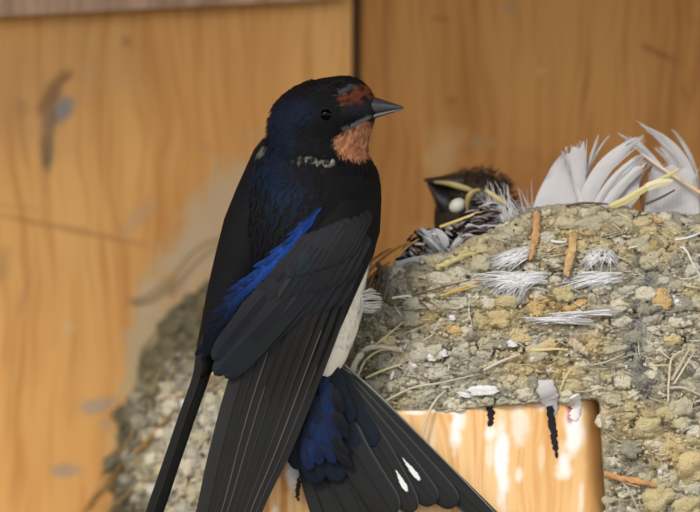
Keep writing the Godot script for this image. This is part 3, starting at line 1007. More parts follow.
# ---------------------------------------------------------------- the adult bird
# rows: y, left, right, half depth
var trunk := [
	[75.5, 338, 350, 5], [78, 321, 358, 14], [82, 307, 364, 22], [88, 294, 370, 29], [94, 286, 373.5, 33], [100, 279, 375.5, 36], [108, 273, 376, 39], [115, 270, 376, 40], [122, 268, 374.5, 40], [128, 267, 372.5, 39], [134, 267, 371, 38], [140, 265, 369.5, 37.5], [147, 261, 368.5, 38], [154, 257, 369, 41], [161, 253, 372.5, 46], [168, 250, 376, 50], [177, 246, 378.5, 54], [190, 242, 379.5, 58], [205, 238, 379.5, 61], [225, 235, 378, 62], [245, 235, 375.5, 61], [265, 239, 370, 58], [285, 247, 365, 53], [305, 257, 362.5, 47], [325, 268, 358.5, 41], [345, 281, 352, 33], [360, 292, 346, 26], [372, 300, 339, 18], [382, 308, 334, 11], [390, 314, 331, 5]]


func trunk_at(y: float) -> Vector3:
	for i in trunk.size() - 1:
		if y <= trunk[i + 1][0] or i == trunk.size() - 2:
			var t := clampf((y - trunk[i][0]) / (trunk[i + 1][0] - trunk[i][0]), 0.0, 1.0)
			var o := Vector3.ZERO
			for k in 3:
				o[k] = cubic_interpolate(trunk[i][k + 1], trunk[i + 1][k + 1], trunk[maxi(i - 1, 0)][k + 1], trunk[mini(i + 2, trunk.size() - 1)][k + 1], t)
			return o
	return Vector3.ZERO


func trunk_point(y: float, a: float) -> Vector3:
	var r := trunk_at(y)
	return Vector3((r.x + r.y) / 2.0 + cos(a) * (r.y - r.x) / 2.0, y, sin(a) * r.z)


func trunk_front(x: float, y: float) -> float:
	var r := trunk_at(y)
	var u := (x - (r.x + r.y) / 2.0) / maxf(1.0, (r.y - r.x) / 2.0)
	return r.z * sqrt(maxf(0.0, 1.0 - u * u))


func seg(p: Vector2, a: Vector2, b: Vector2) -> float:
	var t := clampf((p - a).dot(b - a) / (b - a).length_squared(), 0.0, 1.0)
	return p.distance_to(a.lerp(b, t))


func plumage_color(x: float, y: float) -> Color:
	var p := Vector2(x, y)
	var n := fine_noise.get_noise_2d(x * 1.4, y * 1.4)
	var s := rough_noise.get_noise_2d(x * 2.0, y * 2.0)
	var c := C(8, 9, 12)
	c = c.lerp(C(9, 24, 46), clampf(1.0 - seg(p, Vector2(272, 176), Vector2(286, 192)) / 30.0 + n * 0.9 + s * 0.4 - 0.15, 0.0, 0.8))
	c = c.lerp(C(12, 17, 42), clampf(1.0 - seg(p, Vector2(276, 122), Vector2(300, 112)) / 20.0 + n * 0.3, 0.0, 0.7))
	c = c.lerp(C(11, 18, 38), clampf(1.0 - seg(p, Vector2(285, 140), Vector2(275, 160)) / 18.0 + n * 0.3, 0.0, 0.6))
	# rufous forehead and throat
	c = c.lerp(C(88, 45, 24), clampf((9.5 - seg(p, Vector2(347, 101), Vector2(367, 91))) / 6.0 + n * 1.8 - 0.1, 0.0, 1.0) * (1.0 if y < 106.0 + (x - 350.0) * 0.02 else 0.0))
	c = c.lerp(C(70, 72, 74), clampf((4.0 - seg(p, Vector2(343, 92), Vector2(352, 87))) / 3.0 + n, 0.0, 0.6))
	c = c.lerp(C(30, 31, 36), clampf(1.0 - seg(p, Vector2(348, 110), Vector2(368, 107)) / 9.0, 0.0, 0.8))
	var below := y - (136.0 - (x - 336.0) * 0.5)
	var in_throat := clampf((22.0 - Vector2((x - 357.0) * 0.9, y - 140.0).length()) / 3.5 + n * 0.8, 0.0, 1.0) * smoothstep(-1.0, 2.0, below)
	c = c.lerp(C(172, 120, 88).lerp(C(130, 80, 52), clampf(0.4 + n * 1.4, 0.0, 1.0)), in_throat)
	c = c.lerp(C(96, 98, 100), clampf((2.4 - seg(p, Vector2(344, 129), Vector2(370, 117))) / 2.0, 0.0, 0.8))
	# pale flecks of the torn collar
	c = c.lerp(C(112, 110, 98), clampf((4.0 - seg(p, Vector2(298, 158), Vector2(333, 164))) / 4.0 + n * 2.2 - 0.45, 0.0, 0.6))
	c = c.lerp(C(150, 150, 142), clampf((3.0 - p.distance_to(Vector2(331, 161))) / 2.0, 0.0, 0.8))
	c = c.lerp(C(120, 120, 112), clampf((4.0 - seg(p, Vector2(263, 150), Vector2(260, 154))) / 3.0 + n * 0.5, 0.0, 0.6))
	# white belly
	c = c.lerp(C(214, 208, 193), smoothstep(262.0, 284.0, y + (x - 350.0) * 0.3) * smoothstep(292.0, 312.0, x))
	return c


func build_swallow() -> void:
	var bird := thing("barn_swallow", P(Vector3(338, 398, -20)), "adult barn swallow with glossy blue-black back and rufous throat, clinging before the nest", "bird")
	var rings := []
	var cols := []
	var count := 180
	for i in count + 1:
		var t := float(i) / count
		var y := 75.5 + 314.5 * t
		if i < 24:
			y = 75.5 + 314.5 * (24.0 / count) * pow(i / 24.0, 1.7)
		var ring := PackedVector3Array()
		var cc := []
		for j in 112:
			var p := trunk_point(y, TAU * j / 112)
			p.z += 0.9 * rough_noise.get_noise_2d(p.x * 3.0, p.y * 3.0)
			ring.append(p)
			cc.append(plumage_color(p.x, p.y))
		rings.append(ring)
		cols.append(cc)
	var b := Build.new()
	skin(b, rings, cols)
	put(b, "body", mats.plumage, bird)
	# small contour feathers lying over the skin
	b = Build.new()
	for i in 5200:
		var y := rng.randf_range(80, 340)
		var a := rng.randf_range(-0.15, PI + 0.15)
		if i % 4 == 0:
			a = rng.randf_range(PI, TAU)
		var p := trunk_point(y, a)
		if y > 168 and p.x > 322.0 and p.z > 0.0 and y < 290.0 or absf(p.x - 326.0) < 9.0 and absf(p.y - 115.0) < 9.0 or p.x > 362.0 and y > 88.0 and y < 122.0:
			continue
		var small := 0.5 if y < 165.0 else 1.0
		var len := rng.randf_range(8, 14) * small
		var away := (p - Vector3(315, 0, 0)) * Vector3(1, 0, 1)
		var out := Vector3(away.x, 0, away.z).normalized()
		var down := Vector3(-0.16 if y > 140.0 else -0.75 * signf(p.z + 0.1) * absf(out.z), 1, 0).normalized()
		if y < 135.0:
			down = Vector3(-1.0, clampf((y - 92.0) / 40.0, -0.1, 0.9), 0.0).normalized()
		if p.x > 335.0 and y > 122.0 and y < 165.0:
			down = Vector3(-0.25, 1, 0).normalized()
		var q := trunk_point(clampf(y + down.y * len, 76, 388), a)
		q.x += down.x * len * (0.4 + 0.6 * absf(out.z))
		if q.z > 0.0 and y + down.y * len > 78:
			q.z = trunk_front(q.x, y + down.y * len)
		var col := plumage_color(p.x, p.y)
		col = col * (rng.randf_range(0.65, 1.45) if col.r < 0.3 else rng.randf_range(0.9, 1.08))
		var lift := 0.35 if y < 170.0 else 0.8
		var side := out.cross(down).normalized() * rng.randf_range(1.8, 3.2) * (0.55 if y < 165.0 else 1.0)
		var k := b.vert(P(p + out * 0.1), col)
		var l := b.vert(P(p.lerp(q, 0.5) + side + out * lift), col)
		var r := b.vert(P(p.lerp(q, 0.5) - side + out * lift), col)
		var m := b.vert(P(p.lerp(q, 0.55) + out * lift * 1.7), col)
		var e := b.vert(P(q + out * lift * 0.6), col)
		b.tri(k, l, m)
		b.tri(k, m, r)
		b.tri(l, e, m)
		b.tri(m, e, r)
	b.closed = false
	var pl := put(b, "contour_feathers", mats.plumage, bird)
	pl.set_meta("kind", "stuff")
	# bill
	b = Build.new()
	snout(b, [[352, 106, 118, 22], [362, 98, 116.5, 20], [371, 96, 114.5, 16], [380, 98.5, 112.6, 11], [389, 101.5, 110.8, 7], [397, 104.2, 109.4, 3.6], [402, 106, 109, 1.6], [404, 107.5, 109.2, 0.4]], C(44, 45, 48), C(74, 76, 78))
	put(b, "upper_mandible", mats.horn, bird)
	b = Build.new()
	snout(b, [[346, 120, 126, 24], [356, 117, 123.5, 20], [366, 115, 121.5, 15], [376, 113, 118.2, 11], [386, 111.2, 115, 7], [395, 109.6, 112, 3.4], [400, 109, 110.4, 1.4], [402, 109.2, 109.8, 0.4]], C(128, 130, 132), C(60, 58, 58))
	put(b, "lower_mandible", mats.horn, bird)
	for side in [1.0, -1.0]:
		var eye_ball := Build.new()
		var at := Vector3(326, 115, side * (trunk_front(326, 115) - 2.2))
		var er := []
		var ec := []
		for i in 13:
			var a := PI * (i + 0.001) / 12.002
			var ring := PackedVector3Array()
			var cc := []
			for j in 20:
				ring.append(at + Vector3(sin(a) * cos(TAU * j / 20) * 6.4, -cos(a) * 6.4, sin(a) * sin(TAU * j / 20) * 5.0))
				cc.append(C(8, 8, 10))
			er.append(ring)
			ec.append(cc)
		skin(eye_ball, er, ec)
		var eo := put(eye_ball, "eye", mats.eye, bird)
		var lid := Build.new()
		var loop := []
		for j in 25:
			var a := TAU * j / 24
			loop.append(at + Vector3(cos(a) * 6.6, sin(a) * 6.4, side * 1.7))
		stem(lid, smooth_line(loop, 40), 0.9, 0.9, 0.9, C(20, 20, 24), 6)
		put(lid, "eyelid", mats.plumage, eo)
	build_near_wing(bird)
	build_far_wing(bird)
	build_tail(bird)
	# fluffed white flank feathers
	b = Build.new()
	for i in 620:
		var up := i % 3 == 0
		var y := rng.randf_range(284, 312) if up else rng.randf_range(284, 366)
		var r := trunk_at(y)
		var from := Vector3(r.y - rng.randf_range(1, 12), y, rng.randf_range(-8, 16))
		var f := rng.randf()
		var g := rng.randf() * TAU
		var to := Vector3(372, 301, 0) + Vector3(cos(g) * 11.0, sin(g) * 12.0, rng.randf_range(-6, 8)) * sqrt(f)
		from.y = lerpf(290, 312, (to.y - 289.0) / 24.0 * 0.7 + 0.15)
		from.x = trunk_at(from.y).y - rng.randf_range(0, 8)
		var mid := from.lerp(to, 0.6) + Vector3(0, -4.0 if to.y < 301.0 else 3.0, rng.randf_range(4, 10))
		if not up:
			to = from + Vector3(rng.randf_range(-9, -2), rng.randf_range(10, 18), rng.randf_range(0, 4))
			mid = from.lerp(to, 0.5) + Vector3(1.5, 0, 3)
		stem(b, bezier(from, mid, to, 6), 0.9, 0.9, 0.2, C(210, 207, 200) * rng.randf_range(0.8, 1.0), 4)
	var tuft := put(b, "flank_tuft", mats.down, bird)
	tuft.set_meta("label", "fluffed white flank feathers")
	tuft.set_meta("kind", "stuff")
	# feet, gripping the edge of the post
	for x in [336.0, 348.0]:
		b = Build.new()
		stem(b, smooth_line([Vector3(x - 10, 366, -6), Vector3(x - 4, 384, -18), Vector3(x, 406, -30)], 10), 5, 3, 2.4, C(52, 42, 40), 8)
		for t in [Vector3(-10, 12, 3), Vector3(0, 16, 4), Vector3(10, 12, 3), Vector3(3, -3, -14)]:
			stem(b, smooth_line([Vector3(x, 405, -30), Vector3(x, 406, -28) + t * 0.6, Vector3(x, 410, -32) + t], 8), 2.2, 1.8, 0.6, C(48, 40, 38), 6)
		put(b, "foot", mats.horn, bird)


# rows of the folded wing's covert shell: y, left, right, z
var shell := [[166, 352, 376, 22], [174, 345, 379, 30], [186, 334, 381, 44], [200, 324, 381.5, 56], [215, 313, 381, 62], [232, 300, 380, 65], [250, 285, 374.5, 66], [268, 268, 367.5, 65], [286, 252, 359.5, 62], [304, 240, 351.5, 58], [322, 232, 343.5, 53], [338, 228, 336.5, 48], [352, 230, 331, 43]]


func shell_at(y: float) -> Vector3:
	for i in shell.size() - 1:
		if y <= shell[i + 1][0] or i == shell.size() - 2:
			var t := clampf((y - shell[i][0]) / float(shell[i + 1][0] - shell[i][0]), 0.0, 1.6)
			return Vector3(lerpf(shell[i][1], shell[i + 1][1], t), lerpf(shell[i][2], shell[i + 1][2], t), lerpf(shell[i][3], shell[i + 1][3], t))
	return Vector3.ZERO


func shell_z(x: float, y: float) -> float:
	var r := shell_at(y)
	var right := clampf((x - (r.y - 46.0)) / 46.0, 0.0, 1.0)
	var left := clampf((r.x + 40.0 - x) / 40.0, 0.0, 1.3)
	return r.z * (1.0 - 0.72 * pow(right, 2.4) * clampf(1.3 - y / 400.0, 0.0, 1.0)) - 7.0 * left * left


func build_near_wing(bird: Node3D) -> void:
	var wing := Node3D.new()
	wing.name = "wing"
	bird.add_child(wing)
	var b := Build.new()
	var rings := []
	var cols := []
	var m := 40
	for i in 91:
		var y := lerpf(166, 340, i / 90.0)
		var r := shell_at(y)
		var ring := PackedVector3Array()
		var cc := []
		for j in m * 2:
			var q := float(j) / (m - 1) if j < m else float(2 * m - 1 - j) / (m - 1)
			var x := lerpf(r.x, r.y, q)
			var z := shell_z(x, y) + 0.7 * rough_noise.get_noise_2d(x * 4.0 + y, y * 2.0)
			if j >= m:
				z -= 6.0 * sin(clampf(q, 0.0, 1.0) * PI) + 0.4
			ring.append(Vector3(x, y, z))
			var n := fine_noise.get_noise_2d((x + y * 0.5) * 1.2, (y - x * 0.5) * 0.35)
			cc.append(C(17, 18, 20).lerp(C(27, 28, 29), clampf(0.45 + n, 0.0, 1.0)).lerp(C(7, 7, 9), smoothstep(300.0, 225.0, y) * 0.95))
		rings.append(ring)
		cols.append(cc)
	skin(b, rings, cols)
	put(b, "wing_shell", mats.plumage, wing)
	# primaries: the right-hand (outer) ones lie lowest, each inner one overlaps the next
	for i in 9:
		var f := i / 8.0
		var a := Vector3(lerpf(312, 356, f), lerpf(246, 262, f), 0.0)
		var c0 := Vector3(lerpf(260, 334, f), 330, 0.0)
		a.z = shell_z(a.x, a.y) + 1.0 - f
		c0.z = shell_z(c0.x, c0.y) + 2.0 - 1.5 * f
		var c1 := Vector3(lerpf(238, 310, f), 392, lerpf(38, 24, f))
		var c2 := Vector3(lerpf(208, 257, f), 512, lerpf(26, 12, f))
		var c3 := Vector3(lerpf(192, 226, f), lerpf(552, 610, f), lerpf(20, 6, f))
		var m0 := a.lerp(c0, 0.5)
		m0.z = shell_z(m0.x, m0.y) + 2.0 - f
		var pb := Build.new()
		plume(pb, smooth_line([a, m0, c0, c1, c1.lerp(c2, 0.5) + Vector3(lerpf(-1, 1.5, f), 0, 0), c2, c3], 60), {"fade": 0.42, "width": lerpf(13.0, 9.0, f), "left": 1.0, "right": 0.62, "tip": 0.72, "color": C(29, 30, 31), "edge": [C(46, 46, 46), C(84, 82, 76), C(78, 76, 70), C(50, 50, 48), C(44, 44, 44), C(62, 60, 56), C(96, 94, 86), C(70, 70, 68), C(40, 40, 40)][i], "shaft": C(19, 19, 20), "camber": 0.14, "thick": 1.2})
		put(pb, "primary_feather", mats.feather, wing)
	# tertials and secondaries over their bases
	var spots := [[Vector3(304, 254, 62), Vector3(250, 310, 60), Vector3(213, 360, 49), 9], [Vector3(316, 262, 64), Vector3(266, 318, 60), Vector3(214, 375, 46), 11], [Vector3(326, 262, 65), Vector3(280, 318, 60), Vector3(225, 378, 46), 11], [Vector3(336, 262, 64), Vector3(290, 316, 58), Vector3(239, 368, 45), 9], [Vector3(342, 266, 62), Vector3(300, 312, 57), Vector3(260, 346, 48), 7]]
	for i in range(spots.size() - 1, -1, -1):
		var s: Array = spots[i]
		var pb := Build.new()
		plume(pb, smooth_line([s[0], s[1], s[2]], 34), {"width": s[3], "tip": 0.74, "color": C(13, 16, 21).lerp(C(20, 21, 22), i / 4.0), "tip_color": C(14, 23, 32).lerp(C(25, 26, 27), i / 4.0), "edge": C(25, 29, 34), "shaft": C(16, 17, 20), "camber": 0.1, "thick": 0.6})
		put(pb, "secondary_feather", mats.feather, wing)
	# greater coverts, scale over scale
	for row in 3:
		for i in 9:
			var f := i / 8.0
			var y0 := lerpf(240, 214, f) + row * 24.0 - 4.0
			var r := shell_at(y0)
			var x0 := lerpf(r.x + 16.0, r.y - 14.0, f)
			var dir := Vector2(lerpf(-0.8, -0.5, f), 1.0).normalized()
			var pts := []
			for k in 4:
				var x := x0 + dir.x * k * 19.0
				var y := y0 + dir.y * k * 19.0
				pts.append(Vector3(x, y, shell_z(x, y) + 1.5 + k * 0.7 - f))
			var pb := Build.new()
			var blue := clampf(1.0 - absf(f - 0.25) * 2.4, 0.0, 1.0) * 0.8
			plume(pb, smooth_line(pts, 16), {"width": 9.0, "tip": 0.62, "color": C(9, 9, 11).lerp(C(18, 19, 21), (row + 1.0) / 3.0).lerp(C(12, 19, 30), blue), "tip_color": C(13, 13, 15).lerp(C(22, 23, 25), (row + 1.0) / 3.0).lerp(C(15, 26, 40), blue), "edge": C(16, 16, 18).lerp(C(27, 28, 29), (row + 1.0) / 3.0), "shaft": C(16, 16, 18), "camber": 0.07, "thick": 0.5})
			put(pb, "covert_feather", mats.feather, wing)
	# blue scapulars along the upper edge of the wing
	var edge_line := [Vector2(321, 208), Vector2(305, 230), Vector2(285, 253), Vector2(262, 276), Vector2(240, 298), Vector2(224, 322), Vector2(212, 344)]
	for i in 64:
		var f := (i / 2) / 31.0
		var t := f * (edge_line.size() - 1.001)
		var along: Vector2 = (edge_line[int(t) + 1] - edge_line[int(t)]).normalized()
		var out := Vector2(along.y, -along.x)
		if out.x > 0.0:
			out = -out
		var wide := lerpf(3.0, 8.0, minf(1.0, f * 2.5))
		var p: Vector2 = edge_line[int(t)].lerp(edge_line[int(t) + 1], t - int(t)) + out * (wide * 0.5 if i % 2 else -0.5) + Vector2(rng.randf_range(-1, 1), rng.randf_range(-1, 1))
		var d := (along + out * (rng.randf_range(0.12, 0.5) if i % 2 else 0.08)).normalized()
		var pts := []
		for k in 3:
			var q := p + d * k * rng.randf_range(9.0, 13.0)
			pts.append(Vector3(q.x, q.y, maxf(shell_z(q.x, q.y), trunk_front(q.x, q.y)) + 2.0 + k * 0.25 - 0.6 * (i % 2)))
		var pb := Build.new()
		var lit := clampf(1.3 - absf(f - 0.28) * 2.7, 0.0, 1.0)
		var bright := C(10, 16, 28).lerp(C(20, 66, 146), lit * (rng.randf_range(0.25, 0.9) if i % 2 else rng.randf_range(0.7, 1.0)))
		plume(pb, smooth_line(pts, 10), {"width": wide * 0.4, "tip": 0.15, "color": bright, "tip_color": bright * 0.6, "edge": bright, "shaft": bright * 0.8, "camber": 0.06, "thick": 0.3})
		var fe := put(pb, "scapular_feather", mats.plumage, bird)
		if i == 0:
			fe.set_meta("label", "bright blue shoulder feathers edging the folded wing")


func build_far_wing(bird: Node3D) -> void:
	var wing := Node3D.new()
	wing.name = "wing_001"
	bird.add_child(wing)
	var rows := [[138, 263, 268, -4], [150, 253.5, 272, 4], [167, 246, 282, 16], [188, 236.5, 290, 28], [204, 230, 290, 33], [219, 224, 286, 35], [253, 215.5, 276, 36], [290, 207, 258, 34], [320, 201.5, 244, 31], [340, 197.8, 232, 27], [358, 195.2, 220, 24], [378, 192.5, 209, 20]]
	var rings := []
	var cols := []
	for i in 60:
		var t := i / 59.0 * (rows.size() - 1.001)
		var k := int(t)
		var r := []
		for q in 4:
			r.append(lerpf(rows[k][q], rows[k + 1][q], t - k))
		var ring := PackedVector3Array()
		var cc := []
		for j in 28:
			var a := TAU * j / 28
			var x: float = (r[1] + r[2]) / 2.0 + cos(a) * (r[2] - r[1]) / 2.0
			var z: float = maxf(r[3] - 10.0 + sin(a) * 12.0 - pow(maxf(0.0, -cos(a)), 2.0) * 10.0, -40.0)
			ring.append(Vector3(x, r[0], z))
			cc.append(C(8, 8, 10).lerp(C(10, 14, 28), clampf(fine_noise.get_noise_2d(x, r[0]) * 0.8, 0.0, 0.5)))
		rings.append(ring)
		cols.append(cc)
	var b := Build.new()
	skin(b, rings, cols)
	put(b, "wing_shell", mats.plumage, wing)
	for i in 4:
		var pb := Build.new()
		var o := i * 2.6
		plume(pb, smooth_line([Vector3(222 + o, 300, 18 - i * 4), Vector3(205 + o * 0.8, 352, 20 - i * 4), Vector3(199 + o * 0.4, 380, 19 - i * 4), Vector3(185 + o * 0.4, 420, 16 - i * 3), Vector3(168 + o * 0.4, 470, 12 - i * 3), Vector3(152.5 + o * 0.5, 514, 8 - i * 3), Vector3(138 + o, 556 - i * 6, 4 - i * 3)], 46), {"width": 7.6 - i * 0.4, "tip": 0.75, "color": C(11, 11, 11), "edge": C(20, 19, 18), "left_edge": true, "shaft": C(26, 22, 18), "camber": 0.3, "thick": 1.6})
		put(pb, "primary_feather", mats.feather, wing)


func build_tail(bird: Node3D) -> void:
	var tail := Node3D.new()
	tail.name = "tail"
	bird.add_child(tail)
	var root := Vector3(326, 366, -4)
	# root offset, bend, tip, width, z, white spot
	var list := [
		[Vector3(335, 372, -22), Vector3(414, 446, -25), Vector3(530, 560, -24), 13.5, [2.0, 0.1, 0, 0.1]], [Vector3(334, 374, -19), Vector3(402, 446, -21), Vector3(456, 506, -21), 14.0, [2.0, 0.1, 0, 0.1]], [Vector3(332, 376, -16), Vector3(390, 446, -18), Vector3(435, 504, -18), 14.0, [0.68, 0.085, 0.2, 0.3]],
		[Vector3(330, 378, -13), Vector3(378, 446, -15), Vector3(414, 512, -15), 13.0, [0.74, 0.075, 0.3, 0.34]], [Vector3(316, 380, -22), Vector3(308, 455, -26), Vector3(334, 548, -26), 12.0, [2.0, 0.1, 0, 0.1]], [Vector3(318, 380, -18), Vector3(318, 452, -21), Vector3(350, 540, -22), 13.0, [2.0, 0.1, 0, 0.1]], [Vector3(320, 380, -14), Vector3(334, 450, -16), Vector3(372, 532, -18), 15.0, [2.0, 0.1, 0, 0.1]], [Vector3(324, 380, -9), Vector3(352, 446, -10), Vector3(394, 515, -12), 18.0, [2.0, 0.1, 0, 0.1]],
	]
	for l in list:
		var pb := Build.new()
		var forward := Vector3(0, 0, 6)
		var a: Vector3 = l[0] + forward
		var m: Vector3 = l[1] + forward
		var e: Vector3 = l[2] + forward
		plume(pb, smooth_line([a, m, e], 80), {"width": l[3], "left": 1.0, "right": 0.85, "tip": 0.82, "base": 0.45, "color": C(23, 26, 28), "edge": C(52, 54, 53), "left_edge": l[3] == 13.5, "fine": true, "shaft": C(16, 17, 18), "camber": 0.13, "thick": 1.3, "spot": l[4]})
		put(pb, "tail_feather", mats.feather, tail)
	# the pale outer edge of the outermost feather
	var rim_b := Build.new()
	stem(rim_b, smooth_line([Vector3(343, 364, -14), Vector3(372, 389, -15), Vector3(402, 418, -16), Vector3(450, 466, -16), Vector3(498, 516, -16)], 30), 1.2, 0.9, 0.4, C(120, 118, 110), 6)
	put(rim_b, "shaft", mats.quill, tail)
	# blue upper tail coverts
	var cov := [[Vector3(306, 386, 10), Vector3(296, 430, 6), Vector3(300, 470, -4), 12], [Vector3(314, 380, 10), Vector3(308, 436, 5), Vector3(318, 484, -5), 13], [Vector3(322, 376, 10), Vector3(322, 430, 3), Vector3(340, 482, -5), 13], [Vector3(330, 372, 8), Vector3(338, 420, 1), Vector3(358, 462, -5), 14], [Vector3(334, 370, 5), Vector3(350, 408, -3), Vector3(376, 446, -8), 13], [Vector3(318, 366, 14), Vector3(318, 396, 9), Vector3(328, 432, 2), 13], [Vector3(326, 366, 13), Vector3(336, 394, 6), Vector3(350, 424, 0), 12], [Vector3(308, 370, 14), Vector3(303, 400, 10), Vector3(308, 440, 4), 12]]
	for i in cov.size():
		var s: Array = cov[i]
		var pb := Build.new()
		var dark := C(10, 12, 16)
		plume(pb, smooth_line([s[0], s[1], s[2]], 26), {"width": s[3], "tip": 0.7, "color": dark, "tip_color": C(12, 19, 36), "edge": C(17, 19, 24), "shaft": dark, "camber": 0.14, "thick": 0.8})
		put(pb, "covert_feather", mats.feather, tail)
	for i in 34:
		var f := rng.randf()
		var g := rng.randf()
		var p := Vector3(lerpf(326, 300, f) + g * (8.0 + 26.0 * f), lerpf(374, 446, f) + g * 4.0, 16.0 - f * 9.0)
		var d := Vector3(lerpf(-0.12, 0.55, g) + 0.2 * f, 1.0, -0.12).normalized()
		var len := rng.randf_range(22, 34)
		var blue := C(9, 12, 20).lerp(C(14, 42, 96), clampf(1.2 - absf(g - 0.35) * 2.4, 0.0, 1.0) * rng.randf_range(0.2, 1.0))
		var pb := Build.new()
		plume(pb, smooth_line([p, p + d * len * 0.5 + Vector3(-1, 0, 1), p + d * len], 14), {"width": rng.randf_range(4.5, 7.0), "tip": 0.5, "color": blue * 0.55, "tip_color": blue, "edge": blue * 0.6, "left_edge": true, "shaft": blue * 0.6, "camber": 0.12, "thick": 0.4})
		put(pb, "covert_feather", mats.feather, tail)


# ---------------------------------------------------------------- chicks
func chick_body(b: Build, at: Vector3, size: Vector3, col: Color) -> void:
	var rings := []
	var cols := []
	for i in 25:
		var a := PI * (i + 0.02) / 24.04
		var ring := PackedVector3Array()
		var cc := []
		for j in 32:
			var g := TAU * j / 32
			var d := Vector3(sin(a) * cos(g), -cos(a), sin(a) * sin(g))
			var low := maxf(0.0, d.y)
			ring.append(at + d * size * (1.0 + 0.35 * low + 0.06 * fine_noise.get_noise_3dv(d * 30.0)))
			cc.append(col * (1.0 + 0.5 * fine_noise.get_noise_3dv(d * 40.0)))
		rings.append(ring)
		cols.append(cc)
	skin(b, rings, cols)


func fuzz(b: Build, at: Vector3, size: Vector3, count: int, len: float, tones: Array) -> void:
	for i in count:
		var d := Vector3(rng.randf_range(-1, 1), rng.randf_range(-1, 0.5), rng.randf_range(-0.2, 1)).normalized()
		var p := at + d * size
		var q := p + d * len * rng.randf_range(0.4, 1.0) + Vector3(rng.randf_range(0, 5), rng.randf_range(-3, 3), 0)
		stem(b, bezier(p, p.lerp(q, 0.5) + Vector3(0, -2, 1), q, 4), 0.6, 0.45, 0.15, tones[rng.randi() % tones.size()], 3)


func build_nestlings() -> void:
	var yellow := C(166, 152, 98)
	var a := thing("nestling", P(Vector3(480, 262, -140)), "dark nestling peering over rim with its closed bill pointing left", "bird", "chicks in the nest")
	var b := Build.new()
	chick_body(b, Vector3(474, 206, -140), Vector3(38, 35, 36), C(52, 42, 34))
	put(b, "body", mats.plumage, a)
	b = Build.new()
	fuzz(b, Vector3(476, 204, -140), Vector3(38, 34, 36), 700, 6, [C(58, 46, 38), C(84, 68, 54), C(40, 34, 30)])
	put(b, "down", mats.down, a).set_meta("kind", "stuff")
	b = Build.new()
	snout(b, [[424, 178.5, 181, 1.0, -122], [430, 177.5, 184, 6, -122], [440, 176, 188, 13, -124], [452, 173, 190, 18, -128], [466, 171, 192, 20, -134]], C(46, 40, 36), C(34, 30, 28))
	put(b, "upper_mandible", mats.horn, a)
	b = Build.new()
	snout(b, [[427, 181, 185, 2, -122], [433, 184, 198, 9, -124], [438, 186, 212, 14, -126], [450, 188, 226, 20, -132], [462, 190, 232, 20, -138]], C(44, 40, 38), C(28, 26, 26))
	put(b, "lower_mandible", mats.horn, a)
	b = Build.new()
	stem(b, smooth_line([Vector3(434, 182, -112), Vector3(445, 183, -107), Vector3(458, 186, -104), Vector3(470, 190, -103), Vector3(476, 193, -106)], 20), 1.2, 3.2, 1.4, yellow, 10, 0.6)
	put(b, "gape", mats.gape, a)
	var e := thing("nestling", P(Vector3(488, 262, -100)), "smaller nestling facing outward, yellow gape corners turned down, beside white blob", "bird", "chicks in the nest")
	b = Build.new()
	chick_body(b, Vector3(488, 222, -104), Vector3(30, 28, 28), C(64, 58, 54))
	put(b, "body", mats.plumage, e)
	b = Build.new()
	snout(b, [[470, 192, 204, 5, -84], [476, 188.5, 204, 10, -82], [482, 187, 203, 13, -80], [490, 190, 206, 11, -82], [500, 197, 211, 6, -86]], C(70, 62, 52), C(100, 96, 90))
	put(b, "upper_mandible", mats.horn, e)
	b = Build.new()
	stem(b, smooth_line([Vector3(480, 190, -70), Vector3(474, 191, -68), Vector3(469, 196, -68), Vector3(467, 204, -70), Vector3(468, 213, -74)], 18), 1.6, 3.0, 1.0, C(150, 130, 78), 10, 0.7)
	stem(b, smooth_line([Vector3(486, 190, -70), Vector3(494, 196, -68), Vector3(503, 202, -69), Vector3(513, 208, -74)], 18), 1.6, 3.0, 1.6, C(178, 166, 116), 10, 0.7)
	put(b, "gape", mats.gape, e)
	b = Build.new()
	for i in 70:
		var x := rng.randf_range(470, 512)
		var y := rng.randf_range(200, 224)
		stem(b, bezier(Vector3(x, y, -76), Vector3(x + 8, y - 1, -70), Vector3(x + rng.randf_range(12, 20), y + rng.randf_range(-5, 2), -74), 5), 0.9, 0.9, 0.4, [C(74, 62, 60), C(140, 132, 130), C(196, 190, 184), C(58, 48, 46)][i % 4], 4)
	put(b, "down", mats.down, e).set_meta("kind", "stuff")
	b = Build.new()
	var rings := []
	var cols := []
	for i in 17:
		var t := PI * (i + 0.02) / 16.04
		var ring := PackedVector3Array()
		var cc := []
		for j in 24:
			var g := TAU * j / 24
			ring.append(Vector3(457.5, 205.5, -78) + Vector3(sin(t) * cos(g) * 8.4, -cos(t) * 7.4 - sin(t) * cos(g) * 1.5, sin(t) * sin(g) * 7.5))
			cc.append(C(186, 186, 172))
		rings.append(ring)
		cols.append(cc)
	skin(b, rings, cols)
	tag(put(b, "dropping_sac", mats.gape), "smooth white rounded dropping sac beside the smaller nestling's bill", "dropping")


